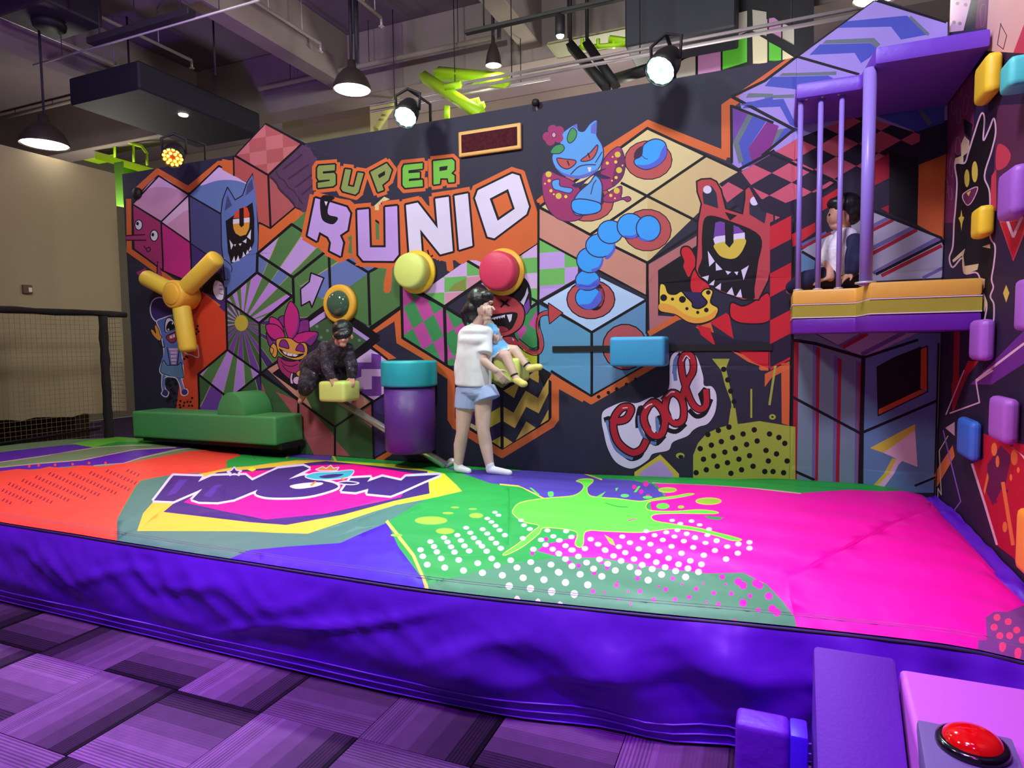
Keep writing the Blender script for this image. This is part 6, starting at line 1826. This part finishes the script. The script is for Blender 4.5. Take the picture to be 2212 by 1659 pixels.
# ---- crouching child in dark camouflage
def camo():
    m = bpy.data.materials.new('camouflage'); m.use_nodes = True; nt = m.node_tree; b = nt.nodes['Principled BSDF']; b.inputs['Roughness'].default_value = .8
    tc = nt.nodes.new('ShaderNodeTexCoord'); n = nt.nodes.new('ShaderNodeTexNoise'); n.inputs['Scale'].default_value = 26; n.inputs['Detail'].default_value = 3; nt.links.new(tc.outputs['Object'], n.inputs['Vector'])
    r = nt.nodes.new('ShaderNodeValToRGB'); r.color_ramp.interpolation = 'CONSTANT'; E_ = r.color_ramp.elements
    E_[0].position = 0; E_[0].color = lin((26, 24, 32))+(1,); E_[1].position = .47; E_[1].color = lin((62, 48, 66))+(1,)
    for p, c in ((.55, (30, 28, 40)), (.60, (96, 84, 104)), (.66, (46, 44, 60)), (.73, (190, 206, 220))): q = E_.new(p); q.color = lin(c)+(1,)
    nt.links.new(n.outputs['Fac'], r.inputs[0]); nt.links.new(r.outputs[0], b.inputs['Base Color']); return m
CAMO = camo()
Yb = 4.70
e = empty('person', W(700, 860, Yb)); tag(e, 'child in dark camouflage clothes crouching over the cream foam block', 'person', 'visitors')
hb = W(740, 716, 4.62); hipb = W(676, 792, 4.80); chb = W(722, 762, 4.72)
ztop = BLK1[1][2]
hL = W(716, 822, 4.60); hL.z = max(hL.z, ztop+.03); hR = W(760, 818, 4.72); hR.z = max(hR.z, ztop+.03)
kn = W(664, 828, 4.66); ank = W(653, 858, 4.86)
kn2 = W(722, 812, 4.82); ank2 = W(700, 838, 4.93)
sL, sR = W(703, 752, 4.66), W(750, 756, 4.76); eL, eR = W(708, 797, 4.58), W(760, 790, 4.72)
bb = [('e', hipb, (.11, .10, .10)), (hipb, .105, chb, .10), (chb, .10, W(728, 752, 4.68), .085), (W(730, 748, 4.66), .045, W(735, 735, 4.63), .045)]
bb += chain([hipb, kn, ank], [.085, .06, .032])+[(ank, .032, W(648, 868, 4.82), .024)]+chain([W(686, 800, 4.86), kn2, ank2], [.08, .058, .032])+[(ank2, .032, W(706, 845, 4.88), .024)]
bb += chain([sL, eL, hL], [.045, .038, .025])+chain([sR, eR, hR], [.045, .038, .025])
bb += hand(hL, (.55, -.35, -.35), (.1, -.2, 1), .82, .8, 1)+hand(hR, (.35, -.5, -.4), (.2, -.2, 1), .82, .8, -1)
rx_ = Matrix.Rotation(math.radians(28), 3, 'X')
bb += [('e', hb, (.078, .084, .092), rx_), ('e', W(741, 733, 4.575), (.052, .045, .045)), ('e', W(741, 736, 4.525), (.012, .014, .014)), ('e', W(741, 745, 4.565), (.03, .03, .02)), ('e', W(722, 728, 4.63), (.010, .018, .022)), ('e', W(760, 728, 4.63), (.010, .018, .022))]
blob('body', bb, SKIN2, e, .0055, 3)
eyes(e, [W(735, 731, 4.535), W(747, 731, 4.535)], .008)
blob('hair', [('e', W(740, 711, 4.625), (.092, .095, .088), rx_), ('e', W(740, 721, 4.585), (.084, .08, .05), rx_)], HAIR, e, .006, 3)
blob('camouflage_top', [(hipb, .125, chb, .122), (chb, .122, W(728, 752, 4.68), .10), (sL, .062, eL, .055), (eL, .055, hL+(eL-hL)*.22, .046), (sR, .062, eR, .055), (eR, .055, hR+(eR-hR)*.22, .046), (sL, .07, sR, .07)], CAMO, e, .0065, 3)
blob('camouflage_trousers', [('e', hipb, (.128, .12, .12)), (hipb, .11, kn, .085), (kn, .085, kn+(ank-kn)*.42, .068), (W(686, 800, 4.86), .10, kn2, .08), (kn2, .08, kn2+(ank2-kn2)*.6, .06)], CAMO, e, .0065, 3)
# ---- child on the balcony
Yk = 4.68
e = empty('person', (W(1815, 600, Yk).x, Yk, 1.895)); tag(e, 'child with short black hair sitting behind the balcony bars in a white and navy top', 'person', 'visitors')
hk = W(1822, 458, Yk); nkk = W(1828, 500, Yk); pel = W(1822, 588, Yk+.02); pel.z = 1.895+.10
chk = W(1822, 535, Yk)
bk_ = [('e', pel, (.10, .10, .095)), (pel, .095, chk, .09), (chk, .09, W(1826, 515, Yk), .07), (W(1827, 512, Yk), .035, nkk, .036), (nkk, .036, W(1822, 485, Yk), .04)]
kA = Vector((pel.x-.22, Yk-.06, 1.895+.075)); aA = Vector((pel.x-.30, Yk+.12, 1.895+.05)); kB = Vector((pel.x-.20, Yk+.12, 1.895+.085)); aB = Vector((pel.x-.02, Yk+.20, 1.895+.05))
bk_ += chain([pel, kA, aA], [.075, .055, .035])+[(aA, .03, aA+Vector((-.02, .10, -.02)), .022)]+chain([pel, kB, aB], [.075, .055, .035])+[(aB, .03, aB+Vector((.1, .02, -.02)), .022)]
sN, eN, hN = W(1846, 524, Yk-.06), W(1846, 566, Yk-.10), W(1838, 592, Yk-.12); hN.z = max(hN.z, 1.895+.05)
sF, eF, hF = W(1800, 524, Yk+.06), W(1786, 560, Yk+.02), W(1794, 600, Yk-.1); hF.z = max(hF.z, 1.895+.035)
bk_ += chain([sN, eN, hN], [.042, .036, .025])+chain([sF, eF, hF], [.042, .036, .025])+hand(hN, (-.6, -.4, -.35), (0, -.2, 1), .8, .5, 1)+hand(hF, (-.8, -.3, -.2), (0, -.2, 1), .8, .5, -1)
bk_ += [('e', hk, (.086, .078, .100)), ('e', W(1802, 470, Yk), (.045, .052, .055)), ('e', W(1806, 490, Yk), (.035, .035, .022)), ('e', W(1791, 474, Yk), (.012, .011, .011)), ('e', W(1830, 472, Yk-.075), (.014, .010, .024)), ('e', W(1793, 487, Yk), (.008, .016, .007))]
blob('body', bk_, mat('skin_warm', (200, 146, 124), .55), e, .0055, 3)
eyes(e, [W(1792, 464, Yk-.035), W(1791, 464, Yk+.035)], .008)
blob('hair', [('e', W(1828, 446, Yk), (.098, .09, .09)), ('e', W(1838, 458, Yk), (.075, .082, .085)), ('e', W(1804, 440, Yk), (.05, .07, .04))], HAIR, e, .006, 3)
WT = mat('top_white', (226, 214, 230), .8, bump=(22, .5, .02)); NVY = mat('navy_cloth', (28, 28, 66), .8, bump=(30, .4, .01))
blob('white_top', [('f', pel+Vector((0, 0, -.0)), .112, chk, .108), (chk, .10, W(1826, 516, Yk), .078), (sF, .055, eF, .052), ('f', W(1826, 512, Yk), .055, W(1828, 504, Yk), .05)], WT, e, .0065, 3)
blob('navy_sleeve', [(sN, .060, eN, .058), (eN, .058, hN+(eN-hN)*.3, .044)], NVY, e, .006, 3)
blob('navy_trousers', [('e', pel-Vector((0, 0, .02)), (.115, .115, .09)), (pel, .088, kA, .068), (kA, .068, aA, .048), (pel, .088, kB, .068), (kB, .068, aB, .048)], NVY, e, .0065, 3)
